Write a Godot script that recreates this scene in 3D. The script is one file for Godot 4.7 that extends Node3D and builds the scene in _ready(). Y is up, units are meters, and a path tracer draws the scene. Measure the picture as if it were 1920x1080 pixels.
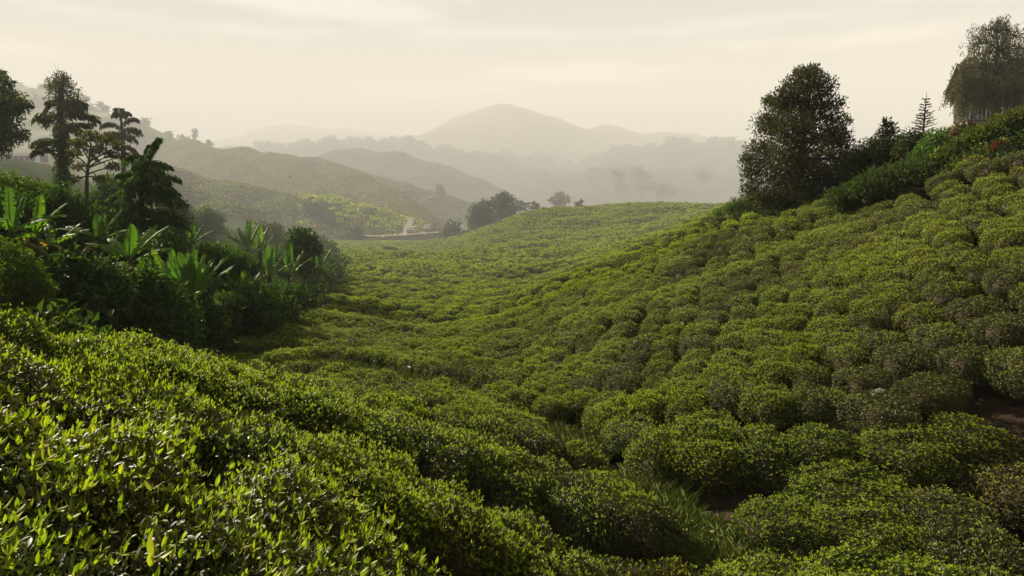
extends Node3D
# A tea valley in the hills: near ground from surveyed heights, bushes, jungle edge, far ridges, haze.

const F := 1407.0                      # lens: pixels per unit tangent of a 1920 x 1080 frame
const HORIZON := 310.0
var pitch := atan((540.0 - HORIZON) / F)
var rng := RandomNumberGenerator.new()
var noise := FastNoiseLite.new()
var names := {}
var M := {}

# ---------------------------------------------------------------- helpers

func at(u: float, v: float, d: float) -> Vector3:
	# a point of the survey: bearing, elevation and distance ahead of the tripod -> metres
	var cy := -(v - 540.0) / F
	var fw := cos(pitch) + cy * sin(pitch)
	return Vector3((u - 960.0) / F / fw * d, (cy * cos(pitch) - sin(pitch)) / fw * d, -d)

func crest(d: float, u: float) -> float:
	# distance of what stands on the right bank, by the same survey as its slope
	return 10.6 * pow(d / 10.6, 1.0 - 0.43 * clampf((u - 1000.0) / 900.0, 0.0, 1.0))

func seen_at(p: Vector3) -> Vector2:
	var yc := p.y * cos(pitch) - p.z * sin(pitch)
	var zc := -p.z * cos(pitch) - p.y * sin(pitch)
	if zc < 0.1:
		return Vector2(-9999, -9999)
	return Vector2(960.0 + F * p.x / zc, 540.0 - F * yc / zc)

func numbered(called: String) -> String:
	if not names.has(called):
		names[called] = 0
		return called
	names[called] += 1
	return "%s_%03d" % [called, names[called]]

func thing(called: String, label: String, category: String, where := Vector3.ZERO, group := "") -> Node3D:
	var o := Node3D.new()
	o.name = numbered(called)
	add_child(o)
	o.position = where
	o.set_meta("label", label)
	o.set_meta("category", category)
	if group:
		o.set_meta("group", group)
	return o

func part(called: String, mesh: Mesh, mat: Material, parent: Node) -> MeshInstance3D:
	var o := MeshInstance3D.new()
	o.name = called
	o.mesh = mesh
	o.material_override = mat
	parent.add_child(o, true)
	return o

func structure(called: String, mesh: Mesh, mat: Material, label: String) -> MeshInstance3D:
	var o := part(numbered(called), mesh, mat, self)
	o.set_meta("kind", "structure")
	o.set_meta("label", label)
	return o

func rnd(a: float, b: float) -> float:
	return rng.randf_range(a, b)

func rdir() -> Vector3:
	var z := rnd(-1, 1)
	var t := rnd(0, TAU)
	var r := sqrt(1.0 - z * z)
	return Vector3(r * cos(t), z, r * sin(t))

func vary(c: Color, a: float) -> Color:
	var k := 1.0 + rnd(-a, a)
	return Color(c.r * k * (1.0 + rnd(-a, a) * 0.5), c.g * k, c.b * k * (1.0 + rnd(-a, a) * 0.5))

class Soup:
	# triangles with a colour at each corner
	var v := PackedVector3Array()
	var c := PackedColorArray()
	var ix := PackedInt32Array()
	var n := PackedVector3Array()
	func leaf(p: Vector3, dir: Vector3, up: Vector3, l: float, w: float, col: Color, fold := 0.2, bend := 0.15) -> void:
		# a leaf of two folded blades
		var side := dir.cross(up).normalized()
		var nn := side.cross(dir).normalized()
		var m := p + dir * l * 0.48 + nn * (w * fold)
		var k := v.size()
		v.append(p)
		v.append(m + side * w * 0.5)
		v.append(p + dir * l - nn * (l * bend))
		v.append(m - side * w * 0.5)
		for i in 4:
			c.append(col)
		ix.append_array(PackedInt32Array([k, k + 1, k + 2, k, k + 2, k + 3]))
	func fine_leaf(p: Vector3, dir: Vector3, up: Vector3, l: float, w: float, col: Color, fold := 0.25, bend := 0.3) -> void:
		# a leaf with a midrib, a curved length and a pointed tip
		var side := dir.cross(up).normalized()
		var nn := side.cross(dir).normalized()
		var k := v.size()
		var ts := [0.0, 0.15, 0.38, 0.64, 0.85, 1.0]
		var ws := [0.05, 0.3, 0.49, 0.43, 0.2, 0.0]
		for i in 6:
			var t: float = ts[i]
			var hw: float = ws[i] * w
			var mid := p + dir * (l * t) - nn * (l * bend * t * t)
			v.append(mid - side * hw + nn * (fold * hw * 1.4))
			v.append(mid)
			v.append(mid + side * hw + nn * (fold * hw * 1.4))
			for q in 3:
				c.append(col)
		for i in 5:
			var a := k + i * 3
			for q in 2:
				ix.append_array(PackedInt32Array([a + q, a + q + 3, a + q + 1, a + q + 1, a + q + 3, a + q + 4]))
	func tube(pts: Array, radii: Array, sides: int, col: Color) -> void:
		var k := v.size()
		var rows := pts.size()
		for i in rows:
			var t: Vector3 = (pts[mini(i + 1, rows - 1)] - pts[maxi(i - 1, 0)]).normalized()
			var a := t.cross(Vector3(0.31, 0.2, 0.93)).normalized()
			var b := t.cross(a)
			for s in sides:
				var g := TAU * s / sides
				v.append(pts[i] + (a * cos(g) + b * sin(g)) * float(radii[i]))
				c.append(col)
		for i in rows - 1:
			for s in sides:
				var p := k + i * sides + s
				var q := k + i * sides + (s + 1) % sides
				ix.append_array(PackedInt32Array([p, p + sides, q, q, p + sides, q + sides]))
	func box(lo: Vector3, hi: Vector3, col: Color) -> void:
		var k := v.size()
		for i in 8:
			v.append(Vector3(hi.x if i & 1 else lo.x, hi.y if i & 2 else lo.y, hi.z if i & 4 else lo.z))
			c.append(col)
		for q in [[0, 2, 3, 1], [4, 5, 7, 6], [0, 1, 5, 4], [2, 6, 7, 3], [0, 4, 6, 2], [1, 3, 7, 5]]:
			ix.append_array(PackedInt32Array([k + q[0], k + q[1], k + q[2], k + q[0], k + q[2], k + q[3]]))
	func mesh() -> ArrayMesh:
		var arr := []
		arr.resize(Mesh.ARRAY_MAX)
		arr[Mesh.ARRAY_VERTEX] = v
		arr[Mesh.ARRAY_COLOR] = c
		arr[Mesh.ARRAY_INDEX] = ix
		if n.size() == v.size():
			arr[Mesh.ARRAY_NORMAL] = n
		var m := ArrayMesh.new()
		m.add_surface_from_arrays(Mesh.PRIMITIVE_TRIANGLES, arr)
		return m

func leaf_material(rough: float, through: float, tint := Color.WHITE) -> StandardMaterial3D:
	var m := StandardMaterial3D.new()
	m.vertex_color_use_as_albedo = true
	m.albedo_color = tint
	m.roughness = rough
	m.metallic_specular = 0.36
	m.backlight_enabled = true
	m.backlight = Color(through * 0.92, through, through * 0.55)
	m.cull_mode = BaseMaterial3D.CULL_DISABLED
	return m

func noise_texture(freq: float, lo: Color, hi: Color, size := 512, octaves := 5) -> NoiseTexture2D:
	var t := NoiseTexture2D.new()
	t.width = size
	t.height = size
	t.seamless = true
	var f := FastNoiseLite.new()
	f.seed = 7
	f.frequency = freq
	f.fractal_octaves = octaves
	t.noise = f
	var g := Gradient.new()
	g.set_color(0, lo)
	g.set_color(1, hi)
	t.color_ramp = g
	return t

func matt(lo: Color, hi: Color, scale: float, rough := 0.95) -> StandardMaterial3D:
	var m := StandardMaterial3D.new()
	m.albedo_texture = noise_texture(0.02, lo, hi)
	m.uv1_triplanar = true
	m.uv1_world_triplanar = true
	m.uv1_scale = Vector3.ONE * scale
	m.roughness = rough
	m.metallic_specular = 0.3
	return m

func plain(col: Color, rough := 0.8, vertex := false) -> StandardMaterial3D:
	var m := StandardMaterial3D.new()
	m.albedo_color = col
	m.vertex_color_use_as_albedo = vertex
	m.roughness = rough
	m.metallic_specular = 0.5 if rough < 0.6 else 0.15
	m.cull_mode = BaseMaterial3D.CULL_DISABLED
	return m

# ---------------------------------------------------------------- the near ground, from surveyed points

var survey := [
	# nose of the hill that the tripod stands on
	[0, 1080, 1.7], [300, 1080, 1.9], [600, 1080, 3.0], [850, 1080, 4.6], [1050, 1080, 6.0],
	[100, 880, 2.4], [350, 900, 2.9], [600, 960, 4.0], [800, 960, 5.2], [980, 1000, 6.6],
	[0, 720, 3.6], [150, 720, 4.2], [330, 790, 4.4], [560, 860, 5.4], [760, 920, 6.1],
	[0, 640, 5.6], [150, 670, 6.2], [320, 720, 6.6], [520, 770, 7.2], [720, 840, 7.6], [900, 920, 7.6],
	[0, 580, 8.0], [160, 610, 8.8], [300, 640, 9.6], [450, 672, 10.4], [600, 715, 10.6], [760, 780, 10.0], [900, 850, 9.4], [1040, 950, 8.4],
	# gully
	[1180, 1070, 6.9], [1330, 1060, 7.2], [1600, 1070, 7.4], [1900, 1070, 7.6],
	[1200, 962, 8.6], [1360, 966, 9.2], [1560, 1012, 8.8], [1850, 970, 9.2],
	[1120, 850, 11.6], [1240, 862, 11.4], [960, 806, 12.2], [1060, 780, 14.4], [850, 760, 13.2], [700, 735, 14.0], [580, 700, 16.5], [480, 680, 18.5],
	[900, 720, 16.8], [720, 676, 19.3], [560, 655, 20.5], [450, 645, 22.5],
	[1000, 650, 21.5], [850, 640, 23.5], [700, 610, 27.5], [580, 590, 30], [520, 585, 32],
	# slope across the gully
	[1480, 830, 11.3], [1700, 850, 10.8], [1900, 850, 10.6],
	[1350, 720, 13.8], [1550, 720, 12.8], [1750, 700, 12.2], [1900, 700, 11.8],
	[1200, 640, 18.4], [1400, 620, 16.6], [1600, 600, 15.2], [1800, 580, 14.0], [1910, 570, 13.4],
	[1100, 570, 25.8], [1300, 540, 22.5], [1500, 500, 20.4], [1700, 470, 18.0], [1900, 450, 15.9],
	[1050, 520, 36.8], [1250, 470, 32.6], [1400, 430, 29.2], [1560, 400, 26.0], [1720, 360, 22.6], [1900, 320, 19.5],
	[1390, 378, 44.6], [1330, 410, 44.4], [1450, 392, 33.6], [1600, 345, 29.2], [1750, 280, 26.1], [1900, 225, 23.2],
	[1500, 368, 40], [1600, 342, 36], [1750, 277, 31], [1900, 222, 28], [1500, 348, 75], [1700, 292, 60], [1750, 262, 45], [1900, 226, 42], [1900, 226, 65],
	# valley field
	[900, 570, 40], [750, 550, 44], [640, 540, 46], [620, 500, 66], [760, 500, 68], [920, 510, 60], [1060, 490, 62],
	[640, 472, 92], [800, 474, 90], [900, 470, 88], [1000, 462, 86], [1150, 445, 88], [1250, 425, 88],
	# far mound
	[960, 410, 118], [1000, 395, 122], [1100, 388, 124], [1200, 380, 126], [1290, 379, 128], [1340, 384, 126], [980, 440, 104], [1100, 428, 104], [1220, 408, 106],
	[930, 430, 115], [890, 452, 112], [850, 471, 108], [700, 471, 105], [1000, 402, 135], [1150, 396, 142], [1300, 392, 142],
	# jungle side
	[440, 560, 30], [300, 600, 24], [150, 600, 24], [0, 590, 22], [480, 525, 45], [350, 525, 42], [150, 480, 38], [0, 440, 36],
	[560, 492, 70], [420, 480, 80], [250, 445, 75], [0, 370, 60], [0, 310, 140], [120, 320, 140], [300, 425, 130],
	# the drop beyond
	[700, 455, 150], [850, 450, 160], [560, 450, 170], [400, 446, 180], [1000, 430, 160], [1300, 410, 170], [1600, 380, 150],
	[700, 440, 240], [500, 440, 240], [900, 430, 240], [1200, 420, 240], [250, 420, 240],
]
const NA := 230
const NB := 210
var a0 := -2.7
var a1 := 2.7
var b0 := asinh(-12.0 / 8.0)
var b1 := asinh(262.0 / 8.0)
var grid := PackedFloat32Array()

func fit_ground() -> void:
	# thin plate through the surveyed points
	var px := PackedFloat64Array()
	var pz := PackedFloat64Array()
	var py := PackedFloat64Array()
	for s in survey:
		var p := at(s[0], s[1], s[2])
		px.append(2.2 * p.x / sqrt(p.z * p.z + 36.0))
		pz.append(asinh(-p.z / 8.0))
		py.append(p.y)
	var n := px.size()
	var m := n + 3
	var rows := []
	for i in m:
		var r := PackedFloat64Array()
		r.resize(m + 1)
		if i < n:
			for j in n:
				var q: float = (px[i] - px[j]) ** 2 + (pz[i] - pz[j]) ** 2
				r[j] = 0.5 * q * log(q) if q > 1e-12 else 0.0
			r[i] += 0.002
			r[n] = 1.0
			r[n + 1] = px[i]
			r[n + 2] = pz[i]
			r[m] = py[i]
		else:
			for j in n:
				r[j] = 1.0 if i == n else (px[j] if i == n + 1 else pz[j])
		rows.append(r)
	for i in m:
		var best := i
		for k in range(i + 1, m):
			if absf(rows[k][i]) > absf(rows[best][i]):
				best = k
		var t = rows[i]
		rows[i] = rows[best]
		rows[best] = t
		var ri: PackedFloat64Array = rows[i]
		for k in range(i + 1, m):
			var rk: PackedFloat64Array = rows[k]
			var f := rk[i] / ri[i]
			if f != 0.0:
				for j in range(i, m + 1):
					rk[j] -= f * ri[j]
				rows[k] = rk
	var w := PackedFloat64Array()
	w.resize(m)
	for i in range(m - 1, -1, -1):
		var s: float = rows[i][m]
		for j in range(i + 1, m):
			s -= rows[i][j] * w[j]
		w[i] = s / rows[i][i]
	grid.resize(NA * NB)
	for j in NB:
		var b := lerpf(b0, b1, float(j) / (NB - 1))
		for i in NA:
			var a := lerpf(a0, a1, float(i) / (NA - 1))
			var y := w[n] + w[n + 1] * a + w[n + 2] * b
			for k in n:
				var dx := a - px[k]
				var dz := b - pz[k]
				var q := dx * dx + dz * dz + 1e-12
				y += w[k] * 0.5 * q * log(q)
			# low folds along the contour
			var dd := 8.0 * sinh(b)
			var xx := a / 2.2 * sqrt(dd * dd + 36.0)
			y += smoothstep(14.0, 34.0, dd) * (1.0 - smoothstep(150.0, 200.0, dd)) * (0.75 * noise.get_noise_2d(xx * 5.0, dd * 13.0))
			grid[j * NA + i] = y

func canopy(x: float, d: float) -> float:
	# height of the clipped tea surface
	var fa := clampf((2.2 * x / sqrt(d * d + 36.0) - a0) / (a1 - a0), 0, 0.9999) * (NA - 1)
	var fb := clampf((asinh(d / 8.0) - b0) / (b1 - b0), 0, 0.9999) * (NB - 1)
	var i := int(fa)
	var j := int(fb)
	fa -= i
	fb -= j
	var k := j * NA + i
	return lerpf(lerpf(grid[k], grid[k + 1], fa), lerpf(grid[k + NA], grid[k + NA + 1], fa), fb)

const TALL := 0.9
func soil(x: float, d: float) -> float:
	return canopy(x, d) - TALL

func slope_at(x: float, d: float) -> Vector3:
	var e := 0.6
	return Vector3(canopy(x - e, d) - canopy(x + e, d), 2 * e, canopy(x, d + e) - canopy(x, d - e)).normalized()

func ground_mesh() -> ArrayMesh:
	var s := Soup.new()
	for j in NB:
		var d := 8.0 * sinh(lerpf(b0, b1, float(j) / (NB - 1)))
		for i in NA:
			var x := lerpf(a0, a1, float(i) / (NA - 1)) / 2.2 * sqrt(d * d + 36.0)
			s.v.append(Vector3(x, grid[j * NA + i] - TALL + noise.get_noise_2d(x * 20.0, d * 20.0) * 0.08, -d))
			s.c.append(Color.WHITE)
	for j in NB - 1:
		for i in NA - 1:
			var k := j * NA + i
			s.ix.append_array(PackedInt32Array([k, k + NA, k + 1, k + 1, k + NA, k + NA + 1]))
	smooth(s)
	return s.mesh()

func smooth(s: Soup) -> void:
	s.n.resize(s.v.size())
	for i in range(0, s.ix.size(), 3):
		var a := s.ix[i]
		var b := s.ix[i + 1]
		var c := s.ix[i + 2]
		var q := (s.v[c] - s.v[a]).cross(s.v[b] - s.v[a])
		s.n[a] += q
		s.n[b] += q
		s.n[c] += q
	for i in s.n.size():
		s.n[i] = s.n[i].normalized()

# ---------------------------------------------------------------- far hills: ridges with flanks

class Hill:
	var x0: float
	var d0: float
	var step: float
	var nx: int
	var nd: int
	var h := PackedFloat32Array()
	func height(x: float, d: float) -> float:
		var fx := clampf((x - x0) / step, 0, nx - 1.001)
		var fd := clampf((d - d0) / step, 0, nd - 1.001)
		var i := int(fx)
		var j := int(fd)
		fx -= i
		fd -= j
		var k := j * nx + i
		return lerpf(lerpf(h[k], h[k + 1], fx), lerpf(h[k + nx], h[k + nx + 1], fx), fd)

func hill(ridges: Array, x0: float, x1: float, d0: float, d1: float, step: float, slope: float, round: float, rough: float, rough_size: float, floor_y: float, spur := 1.0) -> Hill:
	var o := Hill.new()
	o.x0 = x0
	o.d0 = d0
	o.step = step
	o.nx = int((x1 - x0) / step) + 1
	o.nd = int((d1 - d0) / step) + 1
	o.h.resize(o.nx * o.nd)
	var segs := []
	for r in ridges:
		var line := []
		for q in r:
			line.append(at(q[0], q[1], q[2]))
		segs.append(line)
	for j in o.nd:
		var d := d0 + j * step
		for i in o.nx:
			var x := x0 + i * step
			var best := -1e9
			for n in segs.size():
				var line: Array = segs[n]
				var fall := slope if n == 0 or n == 4 and segs.size() == 7 else slope * spur
				var mine := -1e9
				for k in line.size() - 1:
					var p: Vector3 = line[k]
					var q: Vector3 = line[k + 1]
					var ex := q.x - p.x
					var ez := q.z - p.z
					var t := clampf(((x - p.x) * ex + (-d - p.z) * ez) / (ex * ex + ez * ez), 0, 1)
					var rx := x - p.x - ex * t
					var rz := -d - p.z - ez * t
					var y := p.y + (q.y - p.y) * t - fall * (sqrt(rx * rx + rz * rz + round * round) - round)
					mine = maxf(mine, y)
				var kk := round * slope * 0.6 + 0.5
				var hh := maxf(kk - absf(best - mine), 0.0) / kk
				best = maxf(best, mine) + hh * hh * kk * 0.25
			best += noise.get_noise_2d(x / rough_size * 100.0, d / rough_size * 100.0) * rough * clampf((best - floor_y) / 20.0, 0, 1)
			o.h[j * o.nx + i] = maxf(best, floor_y)
	return o

func hill_mesh(o: Hill) -> ArrayMesh:
	var s := Soup.new()
	for j in o.nd:
		for i in o.nx:
			s.v.append(Vector3(o.x0 + i * o.step, o.h[j * o.nx + i], -(o.d0 + j * o.step)))
			s.c.append(Color.WHITE)
	for j in o.nd - 1:
		for i in o.nx - 1:
			var k := j * o.nx + i
			s.ix.append_array(PackedInt32Array([k, k + o.nx, k + 1, k + 1, k + o.nx, k + o.nx + 1]))
	smooth(s)
	return s.mesh()

# ---------------------------------------------------------------- tea bushes

const OLD_LEAF := [Color(0.042, 0.054, 0.009), Color(0.065, 0.08, 0.011), Color(0.092, 0.106, 0.013), Color(0.047, 0.056, 0.014), Color(0.12, 0.13, 0.018)]
const OLIVE_LEAF := [Color(0.075, 0.072, 0.02), Color(0.1, 0.095, 0.028), Color(0.06, 0.062, 0.018), Color(0.125, 0.11, 0.04), Color(0.055, 0.07, 0.016)]
const NEW_LEAF := [Color(0.33, 0.395, 0.022), Color(0.39, 0.435, 0.032), Color(0.24, 0.32, 0.018), Color(0.43, 0.44, 0.048)]

func bush_point(r: float, h: float, seed_at: float) -> Array:
	# a point on the clipped dome and its outward direction
	var th := rnd(0, TAU)
	var lump := 1.0 + 0.3 * noise.get_noise_2d(cos(th) * 70.0 + seed_at * 311.0, sin(th) * 70.0)
	var k: float
	var p: Vector3
	var nn: Vector3
	if rng.randf() < 0.52:
		k = sqrt(rng.randf())
		var rr := r * lump * k
		p = Vector3(cos(th) * rr, h * (1.0 - 0.36 * pow(k, 4.5)), sin(th) * rr)
		nn = Vector3(cos(th) * k * k, 1.0, sin(th) * k * k).normalized()
	else:
		k = rng.randf()
		var rr2 := r * lump * (1.0 - 0.22 * k * k)
		p = Vector3(cos(th) * rr2, h * lerpf(0.64, 0.08, k), sin(th) * rr2)
		nn = Vector3(cos(th), 0.45 - 0.5 * k, sin(th)).normalized()
	p += nn * (0.16 * noise.get_noise_3d(p.x * 170.0 + seed_at * 97.0, p.y * 170.0, p.z * 170.0))
	return [p, nn]

func shoot(s: Soup, p: Vector3, up: Vector3, size: float, fine: bool) -> void:
	# a bud between two or three young leaves
	var col: Color = NEW_LEAF[rng.randi() % 4]
	var th := rnd(0, TAU)
	var side := up.cross(Vector3(cos(th), 0.1, sin(th))).normalized()
	var fwd := side.cross(up).normalized()
	var count := 2 + rng.randi() % 2
	for i in count:
		var g := TAU * i / count + rnd(-0.4, 0.4)
		var out := side * cos(g) + fwd * sin(g)
		var lean := rnd(0.4, 1.7)
		var dir := (up * 1.0 + out * lean).normalized()
		var nn := (up * lean - out).normalized() * -1.0
		var l := size * rnd(0.75, 1.15)
		if fine:
			s.fine_leaf(p - up * size * 0.15 * i, dir, nn, l, l * rnd(0.4, 0.5), vary(col, 0.12), 0.35, -rnd(-0.3, 0.3))
		else:
			s.leaf(p - up * size * 0.15 * i, dir, nn, l, l * rnd(0.38, 0.46), vary(col, 0.12), 0.25, rnd(-0.1, 0.1))
	var bud := (up + rdir() * 0.15).normalized()
	s.leaf(p, bud, side, size * 0.6, size * 0.1, vary(NEW_LEAF[3], 0.1), 0.1, 0.0)

func bush_meshes(r: float, h: float, leaves: int, leaf_len: float, shoots: int, shoot_len: float, fine: bool, seed_at: float, olive := 0.0) -> Array:
	var old := Soup.new()
	var young := Soup.new()
	var wood := Soup.new()
	for i in leaves:
		var q := bush_point(r, h, seed_at)
		var nn: Vector3 = q[1]
		var p: Vector3 = q[0] - nn * (pow(rng.randf(), 1.6) * 0.14)
		var dir := (rdir() + nn * 0.35 + Vector3.UP * 0.1).normalized()
		var up := (nn * 0.8 + Vector3.UP * 0.2 + rdir() * 0.6).normalized()
		var col := vary((OLIVE_LEAF if rng.randf() < olive else OLD_LEAF)[rng.randi() % 5], 0.22)
		var l := leaf_len * rnd(0.7, 1.2)
		if fine:
			old.fine_leaf(p, dir, up, l, l * rnd(0.38, 0.48), col, 0.2, rnd(0.05, 0.35))
		else:
			old.leaf(p, dir, up, l, l * rnd(0.42, 0.52), col, 0.18, rnd(0.0, 0.25))
	for i in shoots:
		var q := bush_point(r, h, seed_at)
		var nn: Vector3 = q[1]
		if nn.y < 0.55 and rng.randf() < 0.8:
			continue
		shoot(young, q[0] + nn * (rnd(-0.03, 0.03) + 0.1 * pow(rng.randf(), 5.0)), (nn * 0.45 + Vector3.UP + rdir() * 0.55).normalized(), shoot_len * rnd(0.75, 1.2), fine)
	# the woody frame: a dense fan of branches from one stem
	var bark := Color(0.06, 0.045, 0.032)
	wood.tube([Vector3(0, -0.25, 0), Vector3(0.01, 0.05, 0), Vector3(0, 0.16, 0.01)], [0.07, 0.055, 0.05], 6, bark)
	for i in 11:
		var g := TAU * i / 11.0 + rnd(-0.2, 0.2)
		var e := rnd(0.35, 0.85) * r
		wood.tube([Vector3(0, 0.1, 0), Vector3(cos(g) * e * 0.5, h * 0.4, sin(g) * e * 0.5), Vector3(cos(g) * e, h * 0.86, sin(g) * e)], [0.03, 0.02, 0.008], 4, vary(bark, 0.2))
	# closed twig-brown core added inside the leaf shell to block light and view
	var k := wood.v.size()
	var rings := [[0.5, 0.1], [0.58, 0.33], [0.55, 0.52], [0.36, 0.66], [0.0, 0.7]]
	for q in rings:
		for s in 10:
			var g2 := TAU * s / 10.0
			var w := r * float(q[0]) * (1.0 + 0.1 * sin(g2 * 3.0 + seed_at))
			wood.v.append(Vector3(cos(g2) * w, h * float(q[1]), sin(g2) * w))
			wood.c.append(vary(Color(0.1, 0.08, 0.05), 0.15))
	for i in 4:
		for s in 10:
			var p2 := k + i * 10 + s
			var q2 := k + i * 10 + (s + 1) % 10
			wood.ix.append_array(PackedInt32Array([p2, p2 + 10, q2, q2, p2 + 10, q2 + 10]))
	if fine:
		smooth(old)
		smooth(young)
	return [old.mesh(), young.mesh(), wood.mesh()]

func merged(parts: Array) -> ArrayMesh:
	var s := Soup.new()
	for m in parts:
		var arr: Array = m.surface_get_arrays(0)
		var k := s.v.size()
		s.v.append_array(arr[Mesh.ARRAY_VERTEX])
		s.c.append_array(arr[Mesh.ARRAY_COLOR])
		for i in arr[Mesh.ARRAY_INDEX]:
			s.ix.append(i + k)
	return s.mesh()

var bushes := []           # [x, d, radius, row]

func keep_bush(x: float, d: float, r: float, row: int) -> void:
	bushes.append([x, d, r, row])

func on_line(line: Array, d: float) -> float:
	# x of a boundary at distance d; line of Vector3 sorted by distance
	for i in line.size() - 1:
		if d <= -line[i + 1].z:
			var t: float = (d + line[i].z) / (line[i].z - line[i + 1].z)
			return lerpf(line[i].x, line[i + 1].x, clampf(t, 0, 1))
	return line[-1].x

var jungle_edge := []
var gully := []
var shrub_edge := []

func gully_gap(x: float, d: float) -> Vector2:
	# distance from the gully line and how far along it (0 near, 1 far)
	var best := Vector2(1e9, 0)
	for i in gully.size() - 1:
		var p := Vector2(gully[i].x, -gully[i].z)
		var q := Vector2(gully[i + 1].x, -gully[i + 1].z)
		var t := clampf((Vector2(x, d) - p).dot(q - p) / (q - p).length_squared(), 0, 1)
		var g := Vector2(x, d).distance_to(p.lerp(q, t))
		if g < best.x:
			best = Vector2(g, (i + t) / (gully.size() - 1))
	return best

func gully_width(t: float, x: float, d: float) -> float:
	return maxf(lerpf(0.16, 0.9, smoothstep(0.7, 1.0, t)) * (1.0 + 2.6 * noise.get_noise_2d(x * 26.0, d * 26.0)), -0.15)

func is_tea(x: float, d: float) -> bool:
	if d > 13.0 and x < on_line(jungle_edge, d):
		return false
	if x > 8.0:
		for i in shrub_edge.size() - 1:
			var p: Vector3 = shrub_edge[i]
			var q: Vector3 = shrub_edge[i + 1]
			if x >= p.x and x <= q.x:
				if d > lerpf(-p.z, -q.z, (x - p.x) / (q.x - p.x)):
					return x < 0.3 * d
		if x > shrub_edge[-1].x and d > 19.0:
			return x < 0.3 * d
	return true

func hidden(p: Vector3) -> bool:
	for i in range(1, 15):
		var t := i / 16.0
		if canopy(p.x * t, -p.z * t) > p.y * t + 0.15:
			return true
	return false

func plant_tea() -> void:
	jungle_edge = [at(0, 640, 13), at(250, 660, 18), at(430, 655, 23), at(525, 600, 30), at(590, 565, 42), at(615, 525, 58), at(605, 480, 82), at(560, 470, 115), at(520, 460, 180)]
	gully = [at(1700, 1062, 7.6), at(1480, 1010, 8.5), at(1350, 950, 9.4), at(1180, 845, 12), at(1040, 770, 15), at(880, 715, 18), at(700, 685, 19.5), at(540, 660, 20.5), at(440, 650, 23)]
	shrub_edge = [at(1425, 395, crest(45, 1425)), at(1470, 392, crest(43, 1470)), at(1560, 385, crest(40, 1560)), at(1700, 345, crest(37, 1700)), at(1970, 300, crest(33, 1970))]
	# hedge rows that wrap round the nose of the near hill
	var rings := [[2.45, 0], [3.0, 0], [3.45, 0], [5.45, 1], [6.0, 1], [6.45, 1], [8.6, 2], [9.1, 2], [9.55, 2], [11.5, 3], [12.0, 3], [13.5, 4]]
	for q in rings:
		var rad: float = q[0]
		var g := -0.8
		while g < 0.34:
			var rr := rad * (1.0 + 0.03 * noise.get_noise_2d(g * 150.0, rad * 80.0)) + rnd(-0.05, 0.05)
			rr *= 1.0 + 0.1 * smoothstep(-0.5, -0.1, g)
			var x := rr * sin(g)
			var d := rr * cos(g)
			if d > 1.3 and gully_gap(x, d).x > gully_width(gully_gap(x, d).y, x, d) + 0.5 and (rad < 9 or g > -0.55):
				keep_bush(x, d, rnd(0.58, 0.66), 100 + q[1])
			g += rnd(0.66, 0.8) / rad
	# the open slopes, in rows along the contour
	var j := 0
	var d0 := 5.0
	while d0 < 236.0:
		var step := lerpf(1.2, 0.72, smoothstep(8.0, 14.0, d0)) if d0 < 34.0 else (1.05 if d0 < 60.0 else (1.35 if d0 < 150.0 else 1.9))
		var wide := lerpf(1.4, 0.84, smoothstep(7.0, 13.0, d0)) if d0 < 34.0 else (1.25 if d0 < 60.0 else (1.7 if d0 < 150.0 else 2.0))
		var count := int((1.05 if d0 < 150.0 else 0.1) * d0 / wide)
		for i in range(int(-0.85 * d0 / wide), count):
			var x0 := i * wide + fposmod(0.38 * d0, wide) + rnd(-0.16, 0.16) * wide
			var x := x0 + 0.5 * noise.get_noise_2d(x0 * 9.0, d0 * 9.0)
			var d := d0 + rnd(-0.16, 0.16) * step + 1.5 * noise.get_noise_2d(x0 * 6.0, d0 * 3.0) + 0.3 * x0
			if d < 6.6 and x > 0.0 or d < 1.5:
				continue
			if d > 150.0 and (x < -0.36 * d or road_gap(x, d) < 3.0):
				continue
			if Vector2(x, d).length() < 13.9 and atan2(x, d) < 0.36 or not is_tea(x, d):
				continue
			var gg := gully_gap(x, d)
			if gg.x < gully_width(gg.y, x, d) + 0.42:
				continue
			if d < 45.0 and (rng.randf() < 0.008 or noise.get_noise_2d(x * 14.0 + 500.0, d * 14.0) > 0.85):
				continue
			var r := rnd(0.54, 0.66) * wide * lerpf(1.0, 0.88, smoothstep(22.0, 40.0, d))
			# drains that run up the slope part the bushes
			if d > 9.0 and d < 60.0 and fposmod((x - d * 0.38) / 3.4 + 0.8 * noise.get_noise_2d(x * 8.0, d * 8.0), 1.0) < 0.25:
				r *= 0.84
			keep_bush(x, d, r, j)
		d0 += step
		j += 1

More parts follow.
